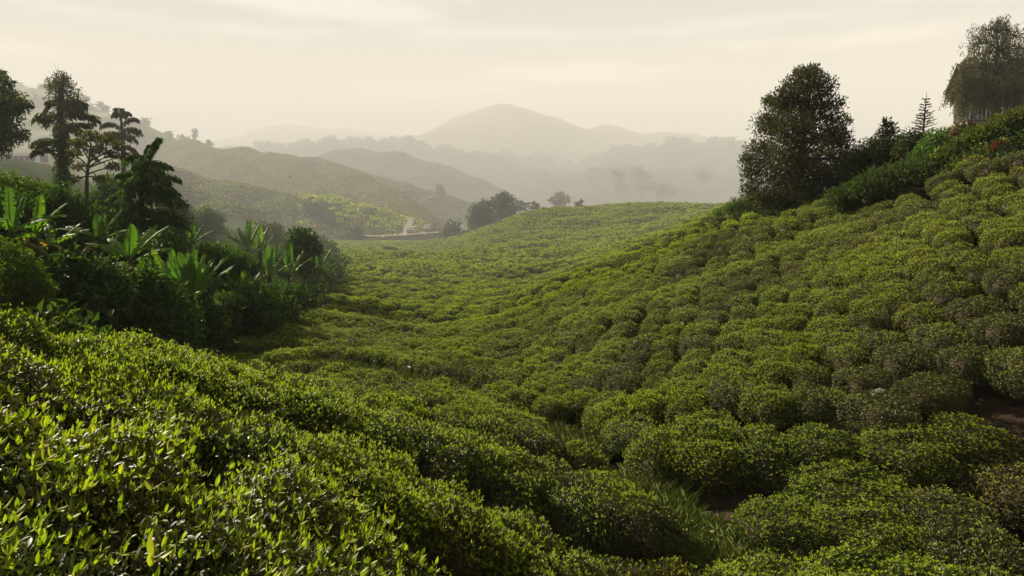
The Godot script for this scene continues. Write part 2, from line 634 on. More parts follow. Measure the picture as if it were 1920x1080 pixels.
func build_tea() -> void:
	plant_tea()
	var fine_kinds := []
	var near_kinds := []
	var mid_kinds := []
	var far_kinds := []
	for i in 3:
		fine_kinds.append(bush_meshes(0.75, TALL, 8600, 0.047, [1150, 850, 560][i], 0.042, true, i, [0.1, 0.3, 0.5][i]))
	for i in 5:
		near_kinds.append(bush_meshes(0.75, TALL, 8000, 0.053, [1500, 1000, 560, 600, 200][i], 0.044, false, 10 + i, [0.0, 0.2, 0.9, 0.3, 0.7][i]))
	for i in 5:
		mid_kinds.append(merged(bush_meshes(0.75, TALL, 1700, 0.11, [700, 520, 330, 300, 110][i], 0.085, false, 20 + i, [0.0, 0.2, 0.9, 0.3, 0.7][i])))
	for i in 4:
		far_kinds.append(merged(bush_meshes(0.75, TALL, 280, 0.23, [360, 280, 180, 140][i], 0.15, false, 30 + i, [0.0, 0.2, 0.8, 0.4][i])))
	var ranked := []
	for b in bushes:
		var top := Vector3(b[0], canopy(b[0], b[1]) + 0.1, -b[1])
		var s := seen_at(top)
		var shown: bool = s.x > -1300.0 / b[1] and s.x < 1920.0 + 60.0 and s.y > 0 and s.y < 1080.0 + 1500.0 / b[1] and not hidden(top)
		ranked.append([(b[2] / top.length()) if shown else 0.0, b, s])
	ranked.sort_custom(func(p, q): return p[0] > q[0])
	# where each single bush stands in its row, counted in view
	var rows := {}
	for i in 300:
		var b: Array = ranked[i][1]
		if not rows.has(b[3]):
			rows[b[3]] = []
		rows[b[3]].append(b)
	var keys := rows.keys()
	keys.sort()
	for n in keys.size():
		var line: Array = rows[keys[n]]
		if keys[n] >= 100:
			line.sort_custom(func(p, q): return p[0] / p[1] < q[0] / q[1])
		else:
			line.sort_custom(func(p, q): return p[0] > q[0])
		for i in line.size():
			if keys[n] >= 100:
				line[i].append("%s from the left in the %s near hedge row" % [ordinal(i), ordinal(keys[n] - 100)])
			else:
				line[i].append("%s from the right in the %s slope row from the front" % [ordinal(i), ordinal(n)])
	var field := Node3D.new()
	field.name = "tea_field"
	field.set_meta("kind", "stuff")
	field.set_meta("label", "clipped tea bushes covering the valley floor and farther slopes")
	add_child(field)
	var lots := {}
	var shoot_kinds := []
	for i in 8:
		var sp := Soup.new()
		shoot(sp, Vector3.ZERO, Vector3.UP, 0.06, true)
		sp.tube([Vector3(0, -0.1, 0), Vector3(0, 0.005, 0)], [0.002, 0.0015], 4, Color(0.14, 0.2, 0.04))
		smooth(sp)
		shoot_kinds.append(sp.mesh())
	var made := 0
	var shoots_left := 300
	for q in ranked:
		var b: Array = q[1]
		var x: float = b[0]
		var d: float = b[1]
		var low := 0.66 if b[3] < 100 and d > 9.0 and d < 60.0 else 1.0
		var where := Vector3(x, canopy(x, d) - TALL * low - 0.1, -d)
		var nn := slope_at(x, d).lerp(Vector3.UP, 0.35).normalized()
		var turn := Basis(Vector3.UP, atan2(nn.x, nn.z) + (PI if rng.randf() < 0.5 else 0.0) + rnd(-0.3, 0.3))
		var tilt := Basis(Quaternion(Vector3.UP, nn))
		var size: float = b[2] / 0.75
		var basis := tilt * turn * Basis.from_scale(Vector3(size * rnd(1.0, 1.2), low * rnd(0.88, 1.04), size * rnd(0.82, 0.96)))
		var patch := noise.get_noise_2d(x * 16.0, d * 16.0) * 1.3 + rnd(-0.45, 0.45) + (0.35 if x < 0.25 * d and d > 20.0 else 0.0)
		var bright := clampi(int(lerpf(4.99, 0.0, clampf(patch + 0.62, 0, 1))), 0, 4)
		if q[0] > 0.0 and made < 300:
			made += 1
			var s: Vector2 = q[2]
			var look: String = ["bright leafy", "fresh green", "rounded", "dull green", "dark green"][bright]
			var label := "%s tea bush, %s" % [look, b[4]]
			var o := thing("tea_bush", label, "tea bush", where, "clipped tea bushes of the valley")
			o.basis = basis
			var ms: Array = fine_kinds[rng.randi() % 3] if d < 5.0 else near_kinds[bright]
			part("foliage", ms[0], [M.tea, M.tea, M.tea_brown, M.tea_cool][rng.randi() % 4], o)
			part("fresh_foliage", ms[1], M.young, o)
			part("branches", ms[2], M.bark, o)
			if d < 3.6 and shoots_left > 0 and s.x > -60 and s.x < 900:
				for i in 34:
					if shoots_left <= 0:
						break
					shoots_left -= 1
					var pt := bush_point(0.72, TALL, 3.0)
					if pt[1].y < 0.3:
						continue
					var sh := part("young_shoot", shoot_kinds[rng.randi() % 8], M.young, o)
					sh.position = pt[0] + pt[1] * rnd(0.03, 0.09)
					sh.basis = Basis(Quaternion(Vector3.UP, (pt[1] * 0.3 + Vector3.UP + rdir() * 0.35).normalized())) * Basis(Vector3.UP, rnd(0, TAU)) * rnd(0.85, 1.35)
		else:
			var lot := "near%d" % bright if d < 32.0 else ("mid%d" % bright if d < 62.0 else "far%d" % mini(bright, 3))
			if not lots.has(lot):
				lots[lot] = []
			lots[lot].append([Transform3D(basis, where), vary(Color(1, 1, 1), 0.12)])
	var near_whole := []
	for i in 5:
		near_whole.append(merged(near_kinds[i]))
	for lot in lots:
		var i := int(lot.right(1))
		var m: ArrayMesh = near_whole[i] if lot.begins_with("near") else (mid_kinds[i] if lot.begins_with("mid") else far_kinds[i])
		scatter("bushes", m, M.tea if lot.begins_with("near") else M.tea_far, lots[lot], field)
	print("bushes ", bushes.size(), " single ", made)

func ordinal(n: int) -> String:
	var ones := ["first", "second", "third", "fourth", "fifth", "sixth", "seventh", "eighth", "ninth", "tenth", "eleventh", "twelfth", "thirteenth", "fourteenth", "fifteenth", "sixteenth", "seventeenth", "eighteenth", "nineteenth"]
	if n < 19:
		return ones[n]
	var tens := ["twenty", "thirty", "forty", "fifty"]
	var t := (n + 1) / 10 - 2
	return (["twentieth", "thirtieth", "fortieth", "fiftieth"][t]) if (n + 1) % 10 == 0 else "%s-%s" % [tens[t], ones[(n + 1) % 10 - 1]]

func scatter(called: String, m: Mesh, mat: Material, spots: Array, parent: Node) -> MultiMeshInstance3D:
	var mm := MultiMesh.new()
	mm.transform_format = MultiMesh.TRANSFORM_3D
	mm.use_colors = true
	mm.mesh = m
	mm.instance_count = spots.size()
	for i in spots.size():
		mm.set_instance_transform(i, spots[i][0])
		mm.set_instance_color(i, spots[i][1])
	var o := MultiMeshInstance3D.new()
	o.name = called
	o.multimesh = mm
	o.material_override = mat
	parent.add_child(o, true)
	return o

# ---------------------------------------------------------------- trees, shrubs and banana plants

func ball_of(q: Array, d: float, depth: float) -> Array:
	# a clump of a crown: [bearing, elevation, reach] -> [centre, radius in metres]
	var dd := d + rnd(-1, 1) * depth
	return [at(q[0], q[1], dd), float(q[2]) * d / F]

func clump_leaves(s: Soup, centre: Vector3, r: Vector3, count: int, l: float, w: float, cols: Array, way: Vector3, wild: float) -> void:
	for i in count:
		var o := rdir()
		var k := pow(rng.randf(), 0.4) * (1.0 + 0.7 * noise.get_noise_3d(o.x * 110.0 + centre.x * 40.0, o.y * 110.0 + centre.y * 40.0, o.z * 110.0))
		if i % 7 == 0:
			k = rnd(0.95, 1.32)
		var p := centre + o * r * k
		var dir := (o * 0.6 + way + rdir() * wild).normalized()
		var up := (Vector3.UP * 0.6 + o * 0.4 + rdir() * 0.7).normalized()
		var ll := l * rnd(0.65, 1.25)
		s.leaf(p, dir, up, ll, ll * w, vary(cols[rng.randi() % cols.size()], 0.2), 0.18, rnd(0.0, 0.3))

func plant(called: String, label: String, category: String, group: String, d: float, base: Array, balls: Array, look: Dictionary) -> Node3D:
	# a tree or shrub: a tapered trunk, a limb to each clump, and a crown of leaves spread through the clumps
	if base[0] > 1350 and d < 60.0:
		d = crest(d, base[0])
		look = look.duplicate()
		look.leaf *= 0.72
		look.most = 3600
	var foot := at(base[0], base[1], d)
	var o := thing(called, label, category, foot, group)
	var wood := Soup.new()
	var crown := Soup.new()
	var lo := 1e9
	var hi := -1e9
	var put := []
	for q in balls:
		var b := ball_of(q, d, look.get("depth", 30.0) * d / F)
		b[0] -= foot
		b[1] *= look.get("tight", 1.0)
		put.append(b)
		lo = minf(lo, b[0].y - b[1])
		hi = maxf(hi, b[0].y + b[1])
	var top := Vector3(0, 0, 0)
	for b in put:
		if b[0].y > top.y:
			top = b[0]
	var thick: float = look.get("trunk", 0.02) * maxf(hi, 0.5)
	var fork := Vector3(top.x * 0.25, hi * look.get("fork", 0.35), top.z * 0.2)
	var bark: Color = look.get("bark", Color(0.07, 0.055, 0.04))
	wood.tube([Vector3(0, -0.6, 0), Vector3(0.02, 0.2, 0), fork * 0.55, fork, fork.lerp(top, 0.6), top], [thick * 1.5, thick * 1.1, thick * 0.9, thick * 0.75, thick * 0.4, thick * 0.1], 7, bark)
	for b in put:
		var start := fork.lerp(top, clampf((b[0].y - fork.y) / maxf(top.y - fork.y, 0.1) * 0.6 - 0.1, 0.0, 0.9))
		var mid: Vector3 = start.lerp(b[0], 0.5) + Vector3(0, 0.1 * b[1], 0)
		wood.tube([start, mid, b[0], b[0] + (b[0] - mid).normalized() * b[1] * 0.5], [thick * 0.45, thick * 0.3, thick * 0.15, thick * 0.05], 5, vary(bark, 0.15))
		for i in 4:
			var o2 := rdir()
			wood.tube([mid.lerp(b[0], 0.7), b[0] + o2 * b[1] * 0.4, b[0] + o2 * b[1] * 0.85 + look.way * 0.1], [thick * 0.15, thick * 0.1, thick * 0.03], 4, vary(bark, 0.15))
		var l: float = look.leaf
		var full: float = look.get("full", 1.5)
		var area: float = 4.0 * PI * b[1] * b[1]
		var count := clampi(int(area * full / (l * l * look.get("wide", 0.45) * 0.5)), 30, look.get("most", 2400))
		clump_leaves(crown, b[0], Vector3(1, look.get("flat", 0.85), 1) * b[1], count, l, look.get("wide", 0.45), look.cols, look.way, look.get("wild", 0.8))
	part("trunk", wood.mesh(), M.bark, o)
	part("crown" if look.get("fork", 0.35) > 0.2 else "foliage", crown.mesh(), look.get("mat", M.leaf), o)
	return o

func spray(wood: Soup, green: Soup, a: Vector3, b: Vector3, l: float, cols: Array, dense: int, lift: float, bark: Color, thick := 0.03) -> void:
	# a branch that arches over, with leaves hanging from both sides
	var span := a.distance_to(b)
	var pts := []
	var rad := []
	for i in 6:
		var t := i / 5.0
		pts.append(a.lerp(b, t) + Vector3(0, lift * span * 4.0 * t * (1.0 - t), 0))
		rad.append(lerpf(thick, thick * 0.2, t))
	wood.tube(pts, rad, 4, bark)
	for i in dense:
		var t := pow(rng.randf(), 0.7)
		var p := a.lerp(b, t) + Vector3(0, lift * span * 4.0 * t * (1.0 - t), 0)
		var along := (b - a).normalized() + Vector3(0, lift * 4.0 * (1.0 - 2.0 * t), 0)
		var side := along.cross(Vector3.UP).normalized() * (1.0 if rng.randf() < 0.5 else -1.0)
		var dir := (side * rnd(0.2, 0.9) + along.normalized() * 0.6 + Vector3.DOWN * rnd(0.3, 1.1)).normalized()
		p += side * rnd(0, 0.14) * span + Vector3.DOWN * rnd(0, 0.1) * span
		var ll := l * rnd(0.6, 1.2)
		green.leaf(p, dir, (Vector3.UP + rdir() * 0.6).normalized(), ll, ll * 0.3, vary(cols[rng.randi() % cols.size()], 0.2), 0.15, 0.25)

func banana(label: String, u: float, v: float, d: float, height: float, leaves: Array, group := "banana plants at the jungle edge") -> void:
	# leaves: [bearing it leans to in degrees, lean 0..1, length, width]
	var foot := at(u, v, d)
	var o := thing("banana_plant", label, "banana plant", foot, group)
	var st := Soup.new()
	st.tube([Vector3(0, -0.4, 0), Vector3(0.02, height * 0.5, 0), Vector3(0, height, 0), Vector3(0, height * 1.1, 0)], [0.16, 0.13, 0.09, 0.03], 9, Color(0.06, 0.065, 0.02))
	part("stem", st.mesh(), M.leaf, o)
	leaves = leaves + [[rnd(0, 360), 1.3, rnd(0.9, 1.3), 0.3, 1], [rnd(0, 360), 1.2, rnd(0.8, 1.2), 0.28, 1]]
	for q in leaves:
		var g := deg_to_rad(float(q[0]) + rnd(-8, 8))
		var lean: float = q[1] if q.size() > 4 else minf(q[1], 0.85) * rnd(0.5, 0.8)
		var l: float = q[2]
		var w: float = q[3] * 0.88
		var out := Vector3(sin(g), 0, -cos(g))
		var s := Soup.new()
		var rows := 13
		var stalk := 0.16
		var prev := Vector3(0, height * rnd(0.9, 1.05), 0)
		var dir := (Vector3.UP * (1.05 - lean) + out * (0.25 + lean)).normalized()
		var mids := []
		var dirs := []
		for i in rows:
			mids.append(prev)
			dirs.append(dir)
			prev += dir * l / (rows - 1)
			dir = (dir + (Vector3.DOWN * 0.55 + out * 0.22) * (0.04 + lean * 0.2) * (0.3 + i * 0.1)).normalized()
		var col := vary([Color(0.12, 0.23, 0.03), Color(0.17, 0.27, 0.035), Color(0.08, 0.16, 0.025)][rng.randi() % 3], 0.12)
		if q.size() > 4:
			col = vary(Color(0.24, 0.17, 0.07), 0.2)
		s.tube(mids, range(rows).map(func(i): return lerpf(0.028, 0.006, i / float(rows - 1))), 5, Color(0.2, 0.26, 0.07))
		for sgn in [-1.0, 1.0]:
			# the blade in strips, torn here and there along the veins
			var drop := rnd(0.1, 0.5)
			for i in range(1, rows - 1):
				var t0 := (i - 0.5) / float(rows - 1)
				var t1 := (i + 0.5) / float(rows - 1)
				if t0 < stalk:
					continue
				var torn := rng.randf() < 0.5
				var k := s.v.size()
				for e in 2:
					var t := clampf(t1 if e else t0, 0, 1)
					var f := t * (rows - 1)
					var a := int(minf(f, rows - 2))
					var p: Vector3 = mids[a].lerp(mids[a + 1], f - a)
					var dd: Vector3 = dirs[a]
					var side: Vector3 = dd.cross(Vector3.UP).normalized() * sgn
					if dd.cross(Vector3.UP).length() < 0.15:
						side = out.cross(Vector3.UP).normalized() * sgn
					var nn: Vector3 = side.cross(dd).normalized() * sgn
					var tt := (t - stalk) / (1.0 - stalk)
					var hw := w * 0.5 * pow(sin(PI * clampf(tt * 0.93 + 0.06, 0, 1)), 0.55)
					var give := drop + (rnd(0.1, 0.7) if torn else 0.0)
					s.v.append(p)
					s.v.append(p + side * hw * 0.55 - nn * hw * give * 0.15 + Vector3.DOWN * hw * give * 0.1)
					s.v.append(p + side * hw * (1.0 - 0.25 * give) - nn * hw * give * 0.45 + Vector3.DOWN * hw * give * 0.4 + dd * hw * 0.2)
					var cc := vary(col, 0.06)
					for z in 3:
						s.c.append(cc)
				var sh := 0.02 if torn else 0.0
				s.v[k + 5] -= dirs[i] * sh
				for e in 2:
					s.ix.append_array(PackedInt32Array([k + e, k + 3 + e, k + 1 + e, k + 1 + e, k + 3 + e, k + 4 + e]))
		part("leaf", s.mesh(), M.banana, o)

# ---------------------------------------------------------------- build

func _ready() -> void:
	rng.seed = 20
	noise.seed = 5
	noise.frequency = 0.01
	noise.fractal_octaves = 3
	# camera
	var cam := Camera3D.new()
	cam.name = "camera"
	cam.fov = rad_to_deg(2.0 * atan(540.0 / F))
	cam.near = 0.1
	cam.far = 6000.0
	add_child(cam)
	cam.rotation = Vector3(-pitch, 0, 0)
	cam.current = true
	# sky and air
	var env := Environment.new()
	env.background_mode = Environment.BG_SKY
	var sky_m := ProceduralSkyMaterial.new()
	sky_m.sky_top_color = Color(0.125, 0.155, 0.185)
	sky_m.sky_horizon_color = Color(0.507, 0.502, 0.489)
	sky_m.sky_curve = 0.3
	sky_m.ground_bottom_color = Color(0.30, 0.31, 0.24)
	sky_m.ground_horizon_color = Color(0.58, 0.565, 0.525)
	sky_m.sun_angle_max = 28.0
	sky_m.sky_cover = cloud_cover()
	sky_m.sky_cover_modulate = Color(1, 0.97, 0.9, 0.5)
	env.sky = Sky.new()
	env.sky.sky_material = sky_m
	env.tonemap_mode = Environment.TONE_MAPPER_LINEAR
	env.tonemap_exposure = 3.15
	env.fog_enabled = true
	env.fog_density = 0.0003
	env.fog_light_color = Color(0.997, 1.0, 0.997)
	env.volumetric_fog_enabled = true       # only for the bank of haze in the valley
	env.volumetric_fog_density = 0.0
	env.sdfgi_enabled = true
	env.ssao_enabled = true
	env.ssil_enabled = true
	var we := WorldEnvironment.new()
	we.name = "world"
	we.environment = env
	add_child(we)
	# the sun, ahead and to the left
	var sun := DirectionalLight3D.new()
	sun.name = "sun"
	sun.light_energy = 1.6
	sun.light_color = Color(1.0, 0.95, 0.86)
	sun.light_angular_distance = 0.6
	sun.shadow_enabled = true
	add_child(sun)
	var az := deg_to_rad(-47.0)
	var el := deg_to_rad(26.0)
	sun.look_at_from_position(Vector3(sin(az) * cos(el), sin(el), -cos(az) * cos(el)) * 100.0, Vector3.ZERO)

	M.tea = leaf_material(0.5, 0.8)
	M.tea_brown = leaf_material(0.5, 0.8, Color(1.0, 0.93, 0.82))
	M.tea_cool = leaf_material(0.45, 0.75, Color(0.93, 1.0, 0.97))
	M.tea_far = leaf_material(0.8, 0.9)
	M.young = leaf_material(0.55, 1.0)
	M.leaf = leaf_material(0.66, 0.9)
	M.dry = leaf_material(0.7, 0.6)
	M.banana = leaf_material(0.6, 1.0)
	M.bark = plain(Color.WHITE, 0.9, true)
	M.soil = matt(Color(0.15, 0.125, 0.085), Color(0.28, 0.22, 0.15), 0.35)
	M.hill = matt(Color(0.30, 0.34, 0.16), Color(0.42, 0.45, 0.22), 0.02)
	M.far = matt(Color(0.24, 0.29, 0.17), Color(0.34, 0.38, 0.22), 0.006)
	M.track = matt(Color(0.46, 0.42, 0.35), Color(0.58, 0.53, 0.45), 0.1)

	fit_ground()
	structure("ground", ground_mesh(), M.soil, "dark soil of the tea valley between the bushes")
	build_hills()
	valley_haze()
	build_tea()
	build_right_side()
	build_jungle()
	build_valley_trees()
	build_small_things()

func valley_haze() -> void:
	# morning haze lying over the lower valley and the hills beyond it
	var fog := FogVolume.new()
	fog.name = "valley_haze"
	fog.shape = RenderingServer.FOG_VOLUME_SHAPE_BOX
	fog.size = Vector3(2200, 210, 1770)
	fog.position = Vector3(0, 40, -30 - 885)
	var m := FogMaterial.new()
	m.density = 0.0014
	m.albedo = Color(0.97, 0.972, 0.972)
	fog.material = m
	fog.set_meta("kind", "stuff")
	fog.set_meta("label", "pale morning haze over the lower valley")
	add_child(fog)

func cloud_cover() -> ImageTexture:
	# faint streaks of high cloud
	var f := FastNoiseLite.new()
	f.seed = 11
	f.frequency = 0.012
	f.fractal_octaves = 5
	var w := 1024
	var h := 512
	var im := Image.create(w, h, false, Image.FORMAT_RGBAF)
	for y in h:
		var e := (0.5 - (y + 0.5) / h) * PI
		for x in w:
			var g := TAU * x / w
			var a := f.get_noise_3d(cos(g) * 160.0, e * 2200.0 + sin(g * 2.0) * 30.0, sin(g) * 160.0)
			var k := smoothstep(0.05, 0.4, a) * 0.26
			im.set_pixel(x, y, Color(k, k, k, 1.0))
	return ImageTexture.create_from_image(im)

func build_hills() -> void:
	var left := hill([
		[[-250, 70, 440], [0, 150, 425], [60, 165, 420], [130, 186, 412], [200, 216, 405], [250, 240, 398], [330, 264, 388], [400, 279, 372], [455, 280, 364], [495, 294, 358], [520, 288, 356], [600, 303, 350], [700, 331, 340], [800, 364, 328], [880, 388, 318], [950, 420, 305]],
		[[345, 264, 384], [430, 295, 335], [500, 342, 290], [550, 376, 262]],
		[[492, 290, 357], [560, 320, 312], [640, 373, 262], [695, 398, 240]],
		[[600, 302, 350], [680, 337, 300], [745, 374, 262], [775, 398, 240]],
		[[-100, 245, 262], [200, 296, 238], [330, 326, 222], [450, 352, 216], [560, 367, 210], [640, 381, 206], [700, 396, 202], [760, 424, 197]],
		[[450, 352, 216], [520, 385, 200], [560, 415, 188]],
		[[100, 280, 195], [300, 334, 182], [420, 384, 172], [470, 430, 164]],
	], -380, 30, 140, 470, 3.0, 0.5, 6.0, 2.2, 24.0, -40.0, 1.7)
	structure("hill", hill_mesh(left), M.hill, "long tea covered ridge with spurs across the valley")
	var mid := hill([
		[[520, 330, 575], [610, 301, 565], [640, 286, 562], [680, 284, 556], [740, 293, 545], [800, 306, 530], [860, 332, 510], [920, 362, 490], [990, 392, 470]],
		[[740, 293, 545], [800, 340, 500], [850, 375, 470]],
		[[680, 284, 556], [720, 330, 510], [760, 360, 480]],
	], -260, 80, 400, 660, 5.0, 0.6, 14.0, 3.0, 40.0, -45.0)
	structure("hill", hill_mesh(mid), M.far, "rounded hazy hill behind the long ridge")
	var wood := hill([
		[[820, 330, 853], [880, 322, 853], [960, 306, 853], [1060, 318, 842], [1150, 304, 831], [1200, 292, 821], [1270, 288, 810], [1310, 276, 801], [1390, 286, 799], [1560, 300, 794], [1760, 300, 794]],
		[[980, 350, 691], [1100, 340, 670], [1190, 330, 648], [1290, 345, 648], [1420, 340, 648]],
		[[860, 350, 756], [960, 345, 745], [1060, 352, 734]],
	], -210, 580, 520, 980, 8.0, 0.4, 24.0, 8.0, 70.0, -65.0)
	structure("hill", hill_mesh(wood), M.far, "low wooded hills fading into haze")
	var back := hill([
		[[380, 300, 850], [560, 286, 850], [640, 274, 842], [700, 279, 833], [780, 290, 816], [860, 300, 799]],
	], -540, 60, 720, 960, 10.0, 0.4, 24.0, 8.0, 70.0, -60.0)
	structure("hill", hill_mesh(back), M.far, "faint wooded rise between ridge and mountain")
	var peak := hill([
		[[380, 285, 1189], [560, 268, 1173], [700, 262, 1164], [780, 251, 1156], [840, 236, 1148], [882, 214, 1148], [920, 200, 1148], [948, 194, 1148], [990, 204, 1148], [1030, 222, 1148], [1085, 244, 1148], [1130, 237, 1156], [1200, 245, 1164], [1290, 256, 1181], [1380, 276, 1197], [1500, 290, 1214], [1700, 300, 1230]],
		[[955, 199, 1148], [900, 260, 1050], [860, 300, 968]],
		[[990, 205, 1148], [1060, 270, 1033], [1100, 300, 951]],
	], -740, 780, 860, 1400, 14.0, 0.42, 10.0, 10.0, 110.0, -60.0)
	structure("mountain", hill_mesh(peak), M.far, "broad rounded mountain at the head of the valley")
	var last := hill([
		[[200, 290, 1600], [420, 262, 1600], [500, 242, 1600], [560, 236, 1600], [640, 241, 1600], [760, 256, 1600], [900, 262, 1600], [1200, 255, 1640], [1400, 265, 1640], [1700, 290, 1640]],
	], -1200, 1050, 1440, 1800, 20.0, 0.4, 40.0, 14.0, 130.0, -60.0)
	structure("mountain", hill_mesh(last), M.far, "faintest mountain range on the horizon")
	# tea on the far ridge, too far to tell bush from bush
	var blob := merged(bush_meshes(0.95, 0.9, 80, 0.55, 14, 0.35, false, 50))
	var spots := []
	var hs := left
	for i in 60000:
		var x := rnd(-340, 10)
		var d := rnd(165, 425)
		var y := hs.height(x, d)
		if y < canopy(x, d) or y < -34.0:
			continue
		var s := seen_at(Vector3(x, y, -d))
		if s.x < 230 or s.x > 960:
			continue
		if road_gap(x, d) < 2.2:
			continue
		var k := noise.get_noise_2d(x * 3.0, d * 3.0)
		var c := vary(Color(1.35, 1.3, 1.15), 0.15)
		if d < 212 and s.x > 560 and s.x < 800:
			c = vary(Color(3.3, 3.1, 2.0), 0.1)  # sunlit patch on the near spur, put into the bush tint
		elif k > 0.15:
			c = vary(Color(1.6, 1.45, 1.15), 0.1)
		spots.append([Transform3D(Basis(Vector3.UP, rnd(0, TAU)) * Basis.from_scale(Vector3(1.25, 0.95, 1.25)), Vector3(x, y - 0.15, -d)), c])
		if spots.size() > 26000:
			break
	for i in 9000:
		var x := rnd(-250, 70)
		var d := rnd(410, 640)
		var y := mid.height(x, d)
		if y > -40.0:
			spots.append([Transform3D(Basis(Vector3.UP, rnd(0, TAU)) * Basis.from_scale(Vector3(2.6, 1.5, 2.6)), Vector3(x, y - 0.3, -d)), vary(Color(0.75, 0.78, 0.75), 0.2)])
	var slope_tea := scatter("hillside_tea", blob, M.tea_far, spots, self)
	slope_tea.set_meta("kind", "stuff")
	slope_tea.set_meta("label", "distant tea bushes covering the far ridge")
	# woods on the far hills
	var tree := Soup.new()
	for i in 6:
		clump_leaves(tree, Vector3(rnd(-2, 2), rnd(2.5, 6.5), rnd(-2, 2)), Vector3(2.2, 1.9, 2.2), 60, 1.5, 0.7, [Color(0.04, 0.055, 0.02), Color(0.05, 0.065, 0.025)], Vector3.ZERO, 1.0)
	tree.tube([Vector3(0, -1, 0), Vector3(0, 4, 0)], [0.4, 0.2], 5, Color(0.05, 0.04, 0.03))
	var woods := []
	for q in [[wood, -200, 570, 530, 970, 6500, -60.0], [back, -530, 50, 730, 950, 3600, -56.0], [left, -370, -120, 405, 455, 110, -10.0]]:
		var hl: Hill = q[0]
		for i in q[5]:
			var x := rnd(q[1], q[2])
			var d := rnd(q[3], q[4])
			var y := hl.height(x, d)
			if y < q[6] or y < canopy(x, d) and d < 260:
				continue
			woods.append([Transform3D(Basis(Vector3.UP, rnd(0, TAU)) * Basis.from_scale(Vector3.ONE * (pow(rng.randf(), 3.0) * 1.5 + 0.45) * (0.45 if hl == left else 1.1)), Vector3(x, y - 0.7, -d)), vary(Color.WHITE, 0.2)])
	var ww := scatter("far_woods", tree.mesh(), M.leaf, woods, self)
	ww.set_meta("kind", "stuff")
	ww.set_meta("label", "far woods on the hazy hills")
	# the dirt road along the foot of the ridge, and its side track
	left_hill = left
	for i in road_lines.size():
		structure("dirt_road", road_mesh(road_lines[i], 2.4 if i == 0 else 1.7), M.track, ["pale dirt road along the foot of the ridge", "pale dirt track climbing from the valley road", "pale track near the tip of the ridge"][i])

var left_hill: Hill
var road_lines := [
	[[632, 437, 184], [660, 437, 183], [700, 439, 182], [760, 437, 182], [800, 433, 184], [850, 431, 188]],
	[[752, 438, 182], [763, 431, 186], [762, 423, 190], [769, 414, 195], [770, 405, 199]],
	[[790, 372, 318], [815, 366, 321], [835, 366, 322]],
]

func land(x: float, d: float) -> float:
	var y := soil(x, d) if d < 258.0 else -1e9
	if left_hill:
		y = maxf(y, left_hill.height(x, d))
	return y

func road_gap(x: float, d: float) -> float:
	var best := 1e9
	for line in road_lines:
		for i in line.size() - 1:
			var p3 := at(line[i][0], line[i][1], line[i][2])
			var q3 := at(line[i + 1][0], line[i + 1][1], line[i + 1][2])
			var p := Vector2(p3.x, -p3.z)
			var q := Vector2(q3.x, -q3.z)
			if absf(p.x - x) > 40.0 or absf(p.y - d) > 40.0:
				continue
			var t := clampf((Vector2(x, d) - p).dot(q - p) / (q - p).length_squared(), 0, 1)
			best = minf(best, Vector2(x, d).distance_to(p.lerp(q, t)))
	return best

func road_mesh(line: Array, width: float) -> ArrayMesh:
	var s := Soup.new()
	var pts := []
	for i in line.size() - 1:
		for k in 8:
			pts.append(at(line[i][0], line[i][1], line[i][2]).lerp(at(line[i + 1][0], line[i + 1][1], line[i + 1][2]), k / 8.0))
	for i in pts.size():
		var p: Vector3 = pts[i]
		var t: Vector3 = (pts[mini(i + 1, pts.size() - 1)] - pts[maxi(i - 1, 0)])
		t.y = 0
		var side := t.normalized().cross(Vector3.UP)
		var w := width * (1.0 + 0.25 * noise.get_noise_1d(i * 30.0))
		for e in 5:
			var q: Vector3 = p + side * w * (e / 4.0 - 0.5)
			q.y = maxf(land(q.x, -q.z) + 0.12, p.y - 0.4)
			s.v.append(q)
			s.c.append(Color.WHITE)
	for i in pts.size() - 1:
		for e in 4:
			var k := i * 5 + e
			s.ix.append_array(PackedInt32Array([k, k + 1, k + 5, k + 1, k + 6, k + 5]))
	smooth(s)
	return s.mesh()

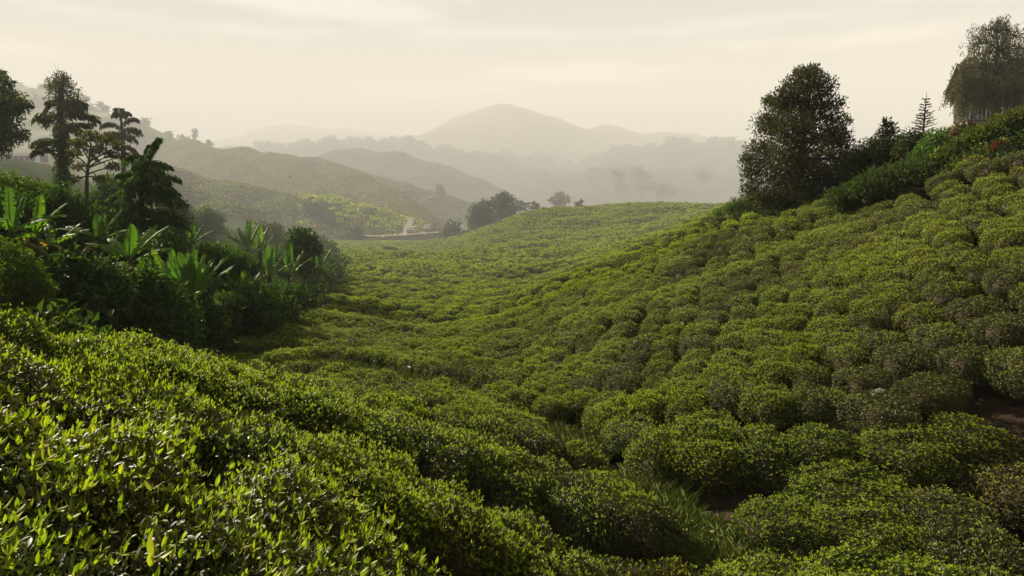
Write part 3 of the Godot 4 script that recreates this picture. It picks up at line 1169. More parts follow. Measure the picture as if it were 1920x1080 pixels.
func build_right_side() -> void:
	var conifer := [Color(0.05, 0.055, 0.026), Color(0.07, 0.07, 0.032), Color(0.1, 0.08, 0.04), Color(0.045, 0.05, 0.028)]
	plant("cypress_tree", "large dark bushy conifer standing alone on the right crest", "tree", "", 45.0, [1490, 392],
		[[1515, 150, 28], [1490, 168, 30], [1538, 165, 30], [1465, 195, 32], [1500, 205, 42], [1548, 205, 36], [1445, 235, 35], [1490, 250, 48], [1550, 255, 42], [1430, 285, 34], [1480, 305, 50], [1545, 310, 48], [1588, 300, 26], [1413, 325, 26], [1460, 350, 42], [1520, 352, 44], [1570, 340, 34], [1408, 358, 20], [1575, 262, 24], [1583, 228, 14], [1525, 133, 14], [1500, 138, 14], [1440, 190, 12], [1400, 300, 14], [1430, 375, 24], [1470, 380, 26], [1510, 378, 24], [1550, 368, 26], [1590, 352, 24]],
		{"leaf": 0.2, "wide": 0.34, "tight": 0.84, "cols": conifer, "way": Vector3(0, 0.55, 0), "depth": 55.0, "full": 1.0, "wild": 0.7, "trunk": 0.022, "most": 2600})
	var dark := {"leaf": 0.2, "wide": 0.4, "cols": [Color(0.045, 0.062, 0.024), Color(0.06, 0.075, 0.028), Color(0.08, 0.078, 0.034)], "way": Vector3(0, 0.2, 0), "depth": 25.0, "full": 1.2, "fork": 0.12, "trunk": 0.012}
	plant("shrub", "dark rounded shrub touching the big conifer on the crest", "shrub", "shrubs along the right crest", 46.0, [1615, 345], [[1612, 318, 30], [1625, 290, 26], [1600, 335, 28], [1640, 312, 28]], dark)
	plant("shrub", "dark pointed shrub midway along the right crest", "shrub", "shrubs along the right crest", 46.5, [1662, 318], [[1660, 272, 26], [1665, 245, 14], [1664, 230, 8], [1648, 285, 22], [1680, 285, 24], [1660, 300, 26]], dark)
	plant("shrub", "dark low shrub beside the small fir on the crest", "shrub", "shrubs along the right crest", 46.0, [1708, 300], [[1705, 268, 20], [1695, 285, 20], [1720, 275, 16], [1715, 258, 10]], dark)
	small_fir("small thin fir against the sky near the weeping tree", 1729, 272, 184, 36.0, 0.44)
	var fresh := {"leaf": 0.17, "wide": 0.45, "cols": [Color(0.1, 0.18, 0.03), Color(0.12, 0.21, 0.035), Color(0.08, 0.14, 0.03)], "way": Vector3(0, 0.25, 0), "depth": 20.0, "full": 1.3, "fork": 0.1, "trunk": 0.01}
	var mixed := {"leaf": 0.16, "wide": 0.5, "cols": [Color(0.075, 0.12, 0.024), Color(0.13, 0.17, 0.03), Color(0.24, 0.26, 0.05), Color(0.06, 0.09, 0.022), Color(0.1, 0.09, 0.035)], "way": Vector3(0, 0.3, 0), "depth": 20.0, "full": 1.2, "fork": 0.1, "trunk": 0.01}
	var soft := {"leaf": 0.26, "wide": 0.25, "cols": [Color(0.055, 0.09, 0.028), Color(0.075, 0.115, 0.032), Color(0.09, 0.1, 0.035)], "way": Vector3(0, 0.7, 0), "depth": 24.0, "full": 0.9, "wild": 1.0, "fork": 0.1, "trunk": 0.01}
	plant("shrub", "bright green rounded shrub below the small thin fir", "shrub", "shrubs along the right crest", 42.5, [1755, 295], [[1752, 266, 20], [1772, 258, 16], [1738, 275, 14], [1760, 280, 18]], fresh)
	plant("shrub", "bright green low shrub left of its twin under the fir", "shrub", "shrubs along the right crest", 42.0, [1738, 305], [[1735, 284, 16], [1722, 292, 14], [1750, 294, 14]], fresh)
	var cover := [
		[1640, 350, 30, soft, "soft dark green undergrowth at the foot of the crest shrubs"], [1690, 335, 30, soft, "feathery green undergrowth beneath the bright green shrubs"], [1590, 372, 26, soft, "dark undergrowth in the shade of the big conifer"],
		[1740, 322, 28, soft, "green undergrowth between tea and bright shrubs"], [1790, 290, 26, mixed, "leafy shrub with yellow tips below the house corner"], [1830, 262, 24, mixed, "yellow green shrub under the weeping tree"],
		[1870, 245, 24, mixed, "leafy shrub on the crest right of the house"], [1905, 232, 24, mixed, "leafy crest shrub at the right picture edge"], [1800, 322, 26, mixed, "mixed green shrub above the tea rows"],
		[1850, 298, 26, mixed, "broad leafy shrub mid slope below the weeping tree"], [1905, 275, 26, mixed, "tall leafy shrub on the right edge slope"], [1880, 325, 24, soft, "soft green shrub at the top of the tea rows"],
		[1920, 312, 22, mixed, "leafy shrub cut by the right picture edge"], [1770, 345, 22, soft, "low green shrub where the tea rows begin"],
	]
	for q in cover:
		var u: float = q[0]
		var v: float = q[1]
		var r: float = q[2]
		var d := lerpf(41.5, 36.5, clampf((v - 245.0) / 110.0, 0, 1))
		plant("shrub", q[4], "shrub", "shrubs along the right crest", d, [u, v + 20], [[u, v, r], [u - r * 0.8, v + 8, r * 0.8], [u + r * 0.8, v + 2, r * 0.8], [u + r * 0.2, v - r * 0.5, r * 0.55], [u - 4, v + 16, r * 0.8]], q[3])
	var red := mixed.duplicate()
	red.cols = [Color(0.12, 0.025, 0.02), Color(0.09, 0.03, 0.02), Color(0.16, 0.05, 0.03)]
	plant("shrub", "small dark red leaved shrub among green crest shrubs", "shrub", "", 37.5, [1875, 285], [[1875, 272, 9], [1868, 277, 7]], red)
	var dryc := mixed.duplicate()
	dryc.cols = [Color(0.12, 0.08, 0.045), Color(0.1, 0.085, 0.04), Color(0.15, 0.11, 0.06)]
	plant("shrub", "brown dry shrub on the bank below the house", "shrub", "", 42.5, [1812, 262], [[1800, 245, 14], [1815, 240, 12], [1790, 250, 10]], dryc)
	plant("shrub", "brown dry shrub right of the weeping tree trunk", "shrub", "", 42.5, [1895, 235], [[1890, 222, 14], [1910, 215, 12]], dryc)
	plant("shrub", "pale grassy shrub at the left foot of the conifer", "shrub", "", 45.5, [1385, 400], [[1380, 388, 14], [1400, 384, 14], [1365, 395, 10], [1420, 390, 14], [1345, 402, 8]],
		{"leaf": 0.22, "wide": 0.16, "cols": [Color(0.16, 0.2, 0.05), Color(0.12, 0.18, 0.04)], "way": Vector3(0, 1.0, 0), "depth": 14.0, "full": 1.0, "fork": 0.1, "trunk": 0.008, "wild": 0.5})
	weeping_tree()
	house()

func small_fir(label: String, u: float, v: float, v_top: float, d: float, open: float) -> void:
	var foot := at(u, v, d)
	var o := thing("fir_tree", label, "tree", foot, "")
	var h := (v - v_top) * d / F * 1.02
	var wood := Soup.new()
	var green := Soup.new()
	var bark := Color(0.06, 0.05, 0.035)
	wood.tube([Vector3(0, -0.5, 0), Vector3(0, h * 0.5, 0), Vector3(0, h * 1.06, 0)], [0.06, 0.04, 0.008], 6, bark)
	var tiers := 15
	for i in tiers:
		var t := 0.12 + 0.84 * i / float(tiers)
		for k in 7:
			var g := TAU * k / 7.0 + i * 0.5 + rnd(-0.2, 0.2)
			if rng.randf() < 0.2:
				continue
			var reach := (h * open * 0.72 * pow(1.0 - t, 0.9) + 0.04) * rnd(0.45, 1.15)
			var a := Vector3(0, h * t, 0)
			var b := a + Vector3(cos(g) * reach, reach * 0.28, sin(g) * reach)
			wood.tube([a, b], [0.014, 0.004], 3, bark)
			for z in 18:
				var p := a.lerp(b, rnd(0.2, 1.0))
				green.leaf(p, ((b - a).normalized() + rdir() * 0.6).normalized(), (Vector3.UP + rdir() * 0.4).normalized(), rnd(0.1, 0.17) * (1.15 - t * 0.7), 0.035, vary(Color(0.05, 0.065, 0.03), 0.2))
	part("trunk", wood.mesh(), M.bark, o)
	part("crown", green.mesh(), M.leaf, o)

func weeping_tree() -> void:
	var d := 40.0
	var foot := at(1872, 232, d)
	var o := thing("weeping_tree", "tall weeping tree with hanging leaf strands before the house", "tree", foot)
	var wood := Soup.new()
	var green := Soup.new()
	var bark := Color(0.055, 0.045, 0.035)
	var trunk := [Vector3(0, -0.5, 0), at(1868, 205, d) - foot, at(1858, 178, d) - foot, at(1862, 140, d) - foot, at(1872, 95, d) - foot, at(1868, 60, d) - foot]
	wood.tube(trunk, [0.2, 0.16, 0.13, 0.1, 0.07, 0.02], 8, bark)
	var cols := [Color(0.1, 0.1, 0.04), Color(0.12, 0.11, 0.042), Color(0.08, 0.075, 0.04), Color(0.14, 0.11, 0.055)]
	for q in [[1868, 44, 26, 1.0], [1850, 58, 30, 1.3], [1840, 82, 34, 1.6], [1888, 60, 34, 1.5], [1905, 72, 36, 1.8], [1880, 88, 34, 1.6], [1858, 100, 34, 1.6], [1900, 112, 30, 1.6], [1842, 118, 30, 1.7], [1818, 112, 16, 1.2], [1806, 130, 22, 1.6], [1794, 148, 20, 1.7], [1814, 146, 20, 1.5], [1786, 165, 10, 1.2], [1838, 146, 22, 1.2], [1865, 140, 34, 1.9], [1890, 150, 32, 1.9], [1915, 140, 30, 1.9], [1930, 95, 30, 1.8], [1935, 150, 26, 1.9], [1850, 175, 26, 1.2], [1818, 172, 18, 1.5], [1832, 186, 18, 1.2], [1806, 176, 12, 1.5], [1885, 185, 26, 1.0], [1910, 175, 24, 1.2]]:
		var dd: float = d + rnd(-1.3, 1.3)
		var c := at(q[0], q[1], dd) - foot
		var from: Vector3 = trunk[2 + mini(3, int(clampf((178.0 - q[1]) / 34.0, 0, 3)))]
		var mid := from.lerp(c, 0.5) + Vector3(0, 0.25, 0)
		wood.tube([from, mid, c], [0.05, 0.035, 0.015], 5, bark)
		var r: float = q[2] * d / F
		for i in 27:
			var start := c + Vector3(rnd(-1, 1) * r * 0.75, rnd(-0.2, 0.55) * r, rnd(-1, 1) * r * 0.75)
			wood.tube([mid.lerp(c, 0.8), start], [0.012, 0.006], 3, bark)
			var drop: float = q[3] * rnd(0.3, 0.85)
			var sway := Vector3(rnd(-0.2, 0.2), 0, rnd(-0.2, 0.2))
			var n := int(drop * 34.0)
			for k in n:
				var t := k / float(n)
				var p := start + sway * t + Vector3.DOWN * drop * t + rdir() * 0.1
				green.leaf(p, (Vector3.DOWN + rdir() * 0.7).normalized(), rdir(), rnd(0.1, 0.18), 0.042, vary(cols[rng.randi() % 4], 0.2))
	part("trunk", wood.mesh(), M.bark, o)
	part("crown", green.mesh(), M.leaf, o)

func house() -> void:
	var d := 46.0
	var foot := at(1880, 234, d)
	var o := thing("timber_house", "dark timber house with pitched roof behind the weeping tree", "house", foot)
	o.rotation.y = deg_to_rad(-14)
	o.scale = Vector3.ONE * 0.94
	var wood_c := Color(0.05, 0.044, 0.04)
	# floor deck, walls of boards, roof, railing
	var s := Soup.new()
	s.box(Vector3(-2.7, -0.8, -2.2), Vector3(3.2, 0.1, 2.4), Color(0.32, 0.29, 0.26))
	part("foundation", s.mesh(), M.bark, o)
	var plank := Soup.new()
	plank.box(Vector3(-0.14, 0, -0.03), Vector3(0.14, 2.45, 0.03), wood_c)
	var pm := plank.mesh()
	for i in 17:
		var b := part("plank", pm, M.bark, o)
		b.position = Vector3(-2.25 + i * 0.295, 0.1, 1.2 + (0.012 if i % 2 else 0.0))
	for i in 9:
		var b := part("plank", pm, M.bark, o)
		b.rotation.y = PI / 2
		b.position = Vector3(-2.42 - (0.012 if i % 2 else 0.0), 0.1, -1.3 + i * 0.295)
	s = Soup.new()
	s.box(Vector3(-2.36, 0.1, -1.5), Vector3(2.7, 2.5, 1.14), wood_c * 0.8)
	part("wall", s.mesh(), M.bark, o)
	s = Soup.new()
	for sg in [-1.0, 1.0]:
		var k := s.v.size()
		for e in [[-2.9, 0.0], [3.2, 0.0], [-2.9, 0.12], [3.2, 0.12]]:
			s.v.append(Vector3(e[0], 3.75 + e[1], -0.15))
			s.v.append(Vector3(e[0], 2.3 + e[1], -0.15 + sg * 1.95))
		for z in 8:
			s.c.append(Color(0.13, 0.1, 0.1))
		for q in [[0, 1, 3, 2], [4, 6, 7, 5], [1, 5, 7, 3], [0, 4, 5, 1], [2, 3, 7, 6]]:
			s.ix.append_array(PackedInt32Array([k + q[0], k + q[1], k + q[2], k + q[0], k + q[2], k + q[3]]))
	part("roof", s.mesh(), M.bark, o)
	s = Soup.new()
	s.box(Vector3(-1.1, 1.0, 1.235), Vector3(-0.1, 2.0, 1.26), Color(0.03, 0.035, 0.04))
	var win := part("window", s.mesh(), plain(Color(0.2, 0.22, 0.25), 0.1), o)
	s = Soup.new()
	for e in [[-1.16, 0.94, -1.1, 2.06], [-0.1, 0.94, -0.04, 2.06], [-1.1, 2.0, -0.1, 2.06], [-1.1, 0.94, -0.1, 1.0], [-0.63, 1.0, -0.57, 2.0]]:
		s.box(Vector3(e[0], e[1], 1.25), Vector3(e[2], e[3], 1.3), Color(0.6, 0.58, 0.54))
	part("frame", s.mesh(), M.bark, win)
	var rail := Soup.new()
	rail.box(Vector3(-2.65, 0.95, 2.28), Vector3(1.2, 1.02, 2.36), Color(0.17, 0.165, 0.155))
	rail.box(Vector3(-2.65, 0.2, 2.29), Vector3(1.2, 0.26, 2.35), Color(0.17, 0.165, 0.155))
	var rr := part("railing", rail.mesh(), M.bark, o)
	var bal := Soup.new()
	bal.box(Vector3(-0.03, 0.26, -0.03), Vector3(0.03, 0.95, 0.03), Color(0.17, 0.165, 0.155))
	var bm := bal.mesh()
	for i in 18:
		var b := part("baluster", bm, M.bark, rr)
		b.position = Vector3(-2.6 + i * 0.22, 0, 2.32)
	for x in [-2.6, 1.15]:
		s = Soup.new()
		s.box(Vector3(x - 0.06, 0.1, 2.2), Vector3(x + 0.06, 2.4, 2.27), wood_c)
		part("post", s.mesh(), M.bark, o)

func build_jungle() -> void:
	var deep := [Color(0.05, 0.095, 0.02), Color(0.065, 0.115, 0.024), Color(0.055, 0.1, 0.03), Color(0.085, 0.14, 0.03)]
	var green := [Color(0.06, 0.12, 0.02), Color(0.09, 0.16, 0.025), Color(0.05, 0.1, 0.02)]
	var lime := [Color(0.1, 0.16, 0.02), Color(0.14, 0.2, 0.03), Color(0.07, 0.12, 0.02)]
	var brown := [Color(0.12, 0.1, 0.03), Color(0.09, 0.09, 0.03), Color(0.07, 0.09, 0.025), Color(0.15, 0.1, 0.035)]
	var bush := {"leaf": 0.2, "wide": 0.5, "cols": deep, "way": Vector3(0, -0.1, 0), "depth": 40.0, "full": 1.25, "fork": 0.1, "trunk": 0.01, "most": 2600}
	var g := "jungle shrubs on the left bank"
	var look := func(cols: Array, leaf: float, way := Vector3(0, -0.1, 0), more := {}) -> Dictionary:
		var q := bush.duplicate()
		q.cols = cols
		q.leaf = leaf
		q.way = way
		q.merge(more, true)
		return q
	# trees
	plant("broadleaf_tree", "dark broadleaf tree cut by the left picture edge", "tree", "", 40.0, [-10, 330], [[5, 160, 18], [22, 190, 24], [42, 197, 14], [8, 215, 26], [14, 248, 24], [40, 255, 12], [-4, 275, 22], [-30, 200, 40], [-25, 250, 34], [0, 140, 10]],
		look.call([Color(0.05, 0.07, 0.025), Color(0.065, 0.08, 0.028), Color(0.08, 0.11, 0.028)], 0.2, Vector3(0, -0.2, 0), {"fork": 0.35, "trunk": 0.02, "full": 1.2}))
	vine_tree()
	frond_tree()
	plant("spreading_tree", "brown leaved tree with spreading bare limbs in the jungle", "tree", "", 37.0, [162, 385], [[172, 256, 17], [198, 262, 17], [148, 268, 14], [222, 274, 14], [208, 290, 12], [150, 312, 10], [138, 288, 12], [185, 280, 14], [232, 292, 11], [212, 312, 12], [190, 335, 11], [142, 335, 9]],
		look.call(brown, 0.17, Vector3(0, 0.05, 0), {"fork": 0.38, "trunk": 0.028, "full": 0.85, "flat": 0.5, "bark": Color(0.1, 0.08, 0.05), "depth": 45.0}))
	dark_tree()
	# shrub masses
	plant("vine_shrub", "sunlit yellow green vine mound at the left edge below the bus", "shrub", g, 31.0, [40, 400], [[28, 346, 22], [62, 354, 20], [-4, 344, 24], [48, 374, 32], [95, 364, 18], [12, 382, 32], [85, 392, 24]], look.call(lime, 0.17))
	plant("vine_shrub", "dark vine curtain sloping down from the tall tree", "shrub", g, 30.5, [140, 480], [[112, 372, 30], [145, 395, 32], [175, 415, 32], [205, 432, 28], [120, 420, 40], [160, 450, 40], [95, 405, 30], [240, 450, 26]], look.call(deep, 0.18, Vector3(0, -0.5, 0)))
	plant("vine_shrub", "dark leafy mass behind the left banana leaves", "shrub", g, 28.5, [60, 490], [[30, 395, 40], [70, 430, 45], [20, 445, 45], [110, 470, 44], [60, 480, 44], [0, 400, 36]], look.call(deep, 0.2, Vector3(0, -0.4, 0)))
	plant("vine_shrub", "dark thicket under the conical dark tree", "shrub", g, 29.0, [250, 520], [[215, 470, 38], [255, 480, 42], [300, 470, 36], [180, 480, 36], [235, 500, 44], [290, 505, 40], [325, 455, 26]], look.call(deep, 0.2, Vector3(0, -0.3, 0)))
	plant("shrub", "yellow tipped drooping shrub on the left edge above the tea", "shrub", g, 17.0, [35, 600], [[15, 475, 30], [42, 498, 26], [20, 520, 34], [60, 525, 24], [40, 550, 34], [82, 540, 18], [10, 560, 36], [75, 565, 22]], look.call(lime, 0.13, Vector3(0.2, -0.35, 0), {"wide": 0.3}))
	plant("shrub", "dense leafy shrub beneath the left banana plants", "shrub", g, 19.4, [140, 640], [[115, 515, 38], [165, 525, 42], [110, 565, 45], [160, 590, 45], [205, 560, 45], [215, 605, 40], [85, 530, 32], [140, 490, 24], [190, 505, 26]], look.call(deep, 0.2))
	plant("shrub", "dense leafy shrub in the middle of the jungle foot", "shrub", g, 20.0, [280, 660], [[255, 545, 42], [300, 555, 40], [250, 590, 45], [300, 600, 45], [335, 590, 36], [275, 635, 36], [225, 525, 30], [340, 625, 34], [280, 525, 24]], look.call(deep, 0.2))
	plant("shrub", "dark creeper clad shrub below the large banana clump", "shrub", g, 21.3, [375, 665], [[360, 590, 32], [390, 600, 28], [380, 635, 28], [350, 640, 26], [402, 630, 22]], look.call([Color(0.035, 0.07, 0.018), Color(0.06, 0.12, 0.025), Color(0.03, 0.05, 0.015)], 0.18))
	plant("shrub", "wide rounded green shrub where jungle meets the tea field", "shrub", g, 25.5, [455, 650], [[425, 575, 28], [462, 572, 28], [495, 582, 24], [515, 600, 18], [440, 605, 34], [480, 608, 28], [405, 600, 26], [450, 628, 22], [420, 630, 22], [510, 575, 14]], look.call(green, 0.12, Vector3(0, 0.1, 0), {"most": 4200}))
	plant("shrub", "dark green shrub beside the far banana clump", "shrub", g, 31.0, [540, 580], [[530, 545, 20], [555, 552, 18], [515, 550, 16], [545, 568, 18], [520, 570, 16]], look.call(green, 0.15))
	plant("shrub", "bright green arching shrub above the large banana clump", "shrub", g, 33.0, [405, 540], [[388, 480, 22], [410, 472, 18], [430, 485, 22], [455, 492, 20], [470, 505, 16], [395, 505, 26], [430, 515, 26], [372, 490, 16]], look.call(green, 0.2, Vector3(0.1, -0.2, 0)))
	plant("shrub", "dense shrub behind the small tree by the field", "shrub", g, 44.0, [530, 530], [[520, 485, 18], [540, 495, 18], [510, 510, 18], [535, 515, 20], [600, 515, 16], [612, 530, 14], [590, 530, 16]], look.call(deep, 0.2))
	plant("jungle_tree", "small leafy dark green tree at the edge of the field", "tree", "", 39.0, [572, 545], [[558, 440, 14], [572, 446, 18], [585, 458, 15], [552, 462, 17], [570, 474, 22], [562, 498, 20], [592, 470, 11], [600, 468, 6], [578, 505, 14], [545, 480, 12]], look.call([Color(0.04, 0.08, 0.02), Color(0.055, 0.1, 0.022), Color(0.03, 0.055, 0.018)], 0.2, Vector3(0, 0.0, 0), {"fork": 0.3, "trunk": 0.015}))
	plant("jungle_tree", "dense green tree filling the gap under the brown leaved tree", "tree", "", 44.0, [205, 470], [[205, 345, 20], [228, 362, 22], [190, 372, 22], [215, 392, 26], [180, 400, 22], [240, 395, 20]], look.call(green, 0.22, Vector3(0, -0.2, 0), {"fork": 0.3, "trunk": 0.015}))
	plant("jungle_tree", "dense tree right behind the conical dark tree", "tree", "", 47.0, [318, 480], [[312, 372, 18], [330, 392, 20], [305, 402, 20], [340, 418, 18], [318, 428, 26], [350, 445, 18]], look.call([Color(0.04, 0.07, 0.02), Color(0.06, 0.1, 0.025), Color(0.08, 0.1, 0.03)], 0.24, Vector3(0, -0.2, 0), {"fork": 0.3, "trunk": 0.015}))
	plant("shrub", "tangled shrub between the large banana fan and the wide green shrub", "shrub", g, 27.0, [400, 600], [[385, 545, 24], [410, 552, 24], [400, 575, 28], [430, 545, 18], [440, 560, 18]], look.call(deep, 0.18))
	plant("shrub", "leafy shrub at the tea edge under the dark thicket", "shrub", g, 24.0, [300, 560], [[285, 515, 26], [320, 530, 28], [350, 515, 22], [335, 550, 26], [305, 548, 28]], look.call(green, 0.2))
	var h := "hazy trees beyond the jungle edge"
	plant("jungle_tree", "pale hazy tree with a thin trunk beyond the jungle", "tree", h, 78.0, [392, 475], [[385, 405, 16], [402, 412, 16], [395, 430, 18], [375, 420, 14], [412, 430, 12]], look.call(green, 0.3, Vector3(0, 0.1, 0), {"fork": 0.4, "trunk": 0.015}))
	plant("jungle_tree", "pale hazy tree just right of the conical dark tree", "tree", h, 76.0, [352, 470], [[345, 398, 16], [360, 410, 16], [350, 425, 20], [368, 430, 12]], look.call(green, 0.3, Vector3(0, 0.1, 0), {"fork": 0.4, "trunk": 0.015}))
	plant("shrub", "low hazy bush below the pale trees", "shrub", h, 74.0, [410, 480], [[395, 455, 16], [420, 460, 14], [375, 460, 14], [440, 462, 12]], look.call(deep, 0.3))
	plant("jungle_tree", "hazy twin topped tree left of the field corner", "tree", h, 76.0, [505, 480], [[490, 428, 11], [515, 430, 12], [490, 445, 12], [518, 445, 12], [503, 458, 18], [525, 465, 13], [485, 465, 12]], look.call([Color(0.05, 0.065, 0.025), Color(0.065, 0.08, 0.03)], 0.3, Vector3(0, 0.1, 0), {"fork": 0.3, "trunk": 0.015}))
	plant("shrub", "hazy bush at the far corner of the field", "shrub", h, 70.0, [545, 490], [[540, 470, 14], [555, 478, 12], [525, 478, 12]], look.call(green, 0.28))
	plant("shrub", "bank of low hazy growth behind the far banana clump", "shrub", h, 60.0, [470, 490], [[450, 475, 14], [475, 478, 14], [500, 485, 12], [430, 475, 12]], look.call(deep, 0.26))
	# banana plants
	banana("banana plant with two upright glowing leaves at the left edge", 30, 530, 20.0, 1.3, [[-30, 0.05, 1.5, 0.42], [25, 0.12, 1.2, 0.4], [60, 0.75, 1.5, 0.4], [95, 0.8, 1.3, 0.36], [-80, 0.7, 1.4, 0.4], [150, 0.8, 1.2, 0.36]])
	banana("banana plant with one broad glowing leaf on the left", 74, 545, 20.5, 1.5, [[10, 0.03, 1.35, 0.5], [70, 0.55, 1.3, 0.36], [100, 0.85, 1.5, 0.38], [-75, 0.8, 1.5, 0.38], [160, 0.9, 1.3, 0.4]])
	banana("banana plant leaning right beside the broad glowing leaf", 105, 550, 21.0, 1.3, [[60, 0.4, 1.2, 0.3], [90, 0.75, 1.3, 0.32], [120, 0.9, 1.2, 0.34], [-40, 0.6, 1.2, 0.34]])
	banana("banana plant half hidden in the dark jungle middle", 195, 560, 24.0, 1.9, [[-20, 0.3, 1.2, 0.36], [40, 0.4, 1.3, 0.36], [-70, 0.8, 1.4, 0.36], [80, 0.75, 1.4, 0.36], [10, 0.15, 1.0, 0.36]])
	banana("banana plant with a single tall glowing leaf, jungle centre", 248, 575, 21.5, 1.35, [[5, 0.02, 1.25, 0.5], [35, 0.5, 1.4, 0.34], [65, 0.6, 1.6, 0.36], [85, 0.8, 1.4, 0.34], [-60, 0.6, 1.3, 0.36], [-95, 0.85, 1.3, 0.36], [170, 0.8, 1.0, 0.36]])
	banana("large fan of glowing banana leaves above the dark creepers", 362, 640, 22.5, 1.15, [[-60, 0.45, 1.6, 0.36], [-45, 0.25, 1.7, 0.4], [-20, 0.1, 1.8, 0.42], [5, 0.04, 1.9, 0.42], [30, 0.1, 1.7, 0.42], [55, 0.25, 1.7, 0.38], [75, 0.45, 1.9, 0.34], [95, 0.6, 1.9, 0.3], [-95, 0.7, 1.6, 0.34], [-120, 0.9, 1.3, 0.34], [140, 0.85, 1.4, 0.34], [180, 0.75, 1.1, 0.36], [20, 0.3, 1.5, 0.4], [-30, 0.35, 1.9, 0.42], [45, 0.42, 2.0, 0.4], [65, 0.2, 1.6, 0.4], [-70, 0.2, 1.6, 0.4]])
	banana("banana plant left of the large glowing fan", 325, 610, 24.0, 1.3, [[-80, 0.7, 1.5, 0.34], [-50, 0.4, 1.5, 0.36], [-10, 0.1, 1.4, 0.4], [40, 0.4, 1.3, 0.36], [90, 0.8, 1.3, 0.34]])
	banana("banana plant with small glowing leaves right of the fan", 462, 600, 28.5, 1.0, [[-20, 0.05, 1.1, 0.42], [20, 0.1, 0.9, 0.5], [50, 0.3, 1.2, 0.4], [-60, 0.5, 1.2, 0.34], [90, 0.7, 1.2, 0.32]])
	banana("slender banana clump left of the small field tree", 508, 575, 33.0, 1.3, [[-40, 0.3, 1.4, 0.32], [-15, 0.1, 1.6, 0.34], [15, 0.08, 1.5, 0.34], [45, 0.35, 1.5, 0.32], [75, 0.6, 1.4, 0.3], [-75, 0.65, 1.4, 0.3]])
	banana("slender banana clump in front of the small field tree", 545, 565, 34.0, 1.2, [[-30, 0.2, 1.4, 0.32], [5, 0.05, 1.5, 0.34], [35, 0.25, 1.5, 0.32], [70, 0.55, 1.4, 0.3], [-65, 0.55, 1.3, 0.3]])
	banana("tall hazy banana clump behind the arching shrub", 468, 535, 42.0, 1.9, [[-45, 0.3, 1.7, 0.36], [-15, 0.1, 1.9, 0.4], [15, 0.06, 2.0, 0.4], [40, 0.25, 1.9, 0.36], [65, 0.45, 1.8, 0.32], [-75, 0.55, 1.7, 0.32], [90, 0.7, 1.7, 0.3]])
	banana("hazy banana clump just behind its taller neighbour", 490, 530, 43.0, 1.7, [[-35, 0.25, 1.6, 0.36], [0, 0.06, 1.8, 0.38], [30, 0.2, 1.8, 0.36], [60, 0.45, 1.7, 0.32], [-70, 0.55, 1.6, 0.32]])
	banana("banana clump right of the small field tree", 602, 555, 44.0, 1.5, [[-40, 0.3, 1.6, 0.3], [-10, 0.1, 1.7, 0.32], [20, 0.12, 1.7, 0.32], [50, 0.35, 1.8, 0.3], [80, 0.6, 1.7, 0.28], [-75, 0.6, 1.6, 0.28]])
	banana("banana plant under the conical dark tree", 360, 510, 40.0, 1.4, [[-40, 0.3, 1.5, 0.36], [5, 0.05, 1.6, 0.4], [40, 0.3, 1.6, 0.36], [80, 0.7, 1.6, 0.32], [-80, 0.7, 1.5, 0.32]])

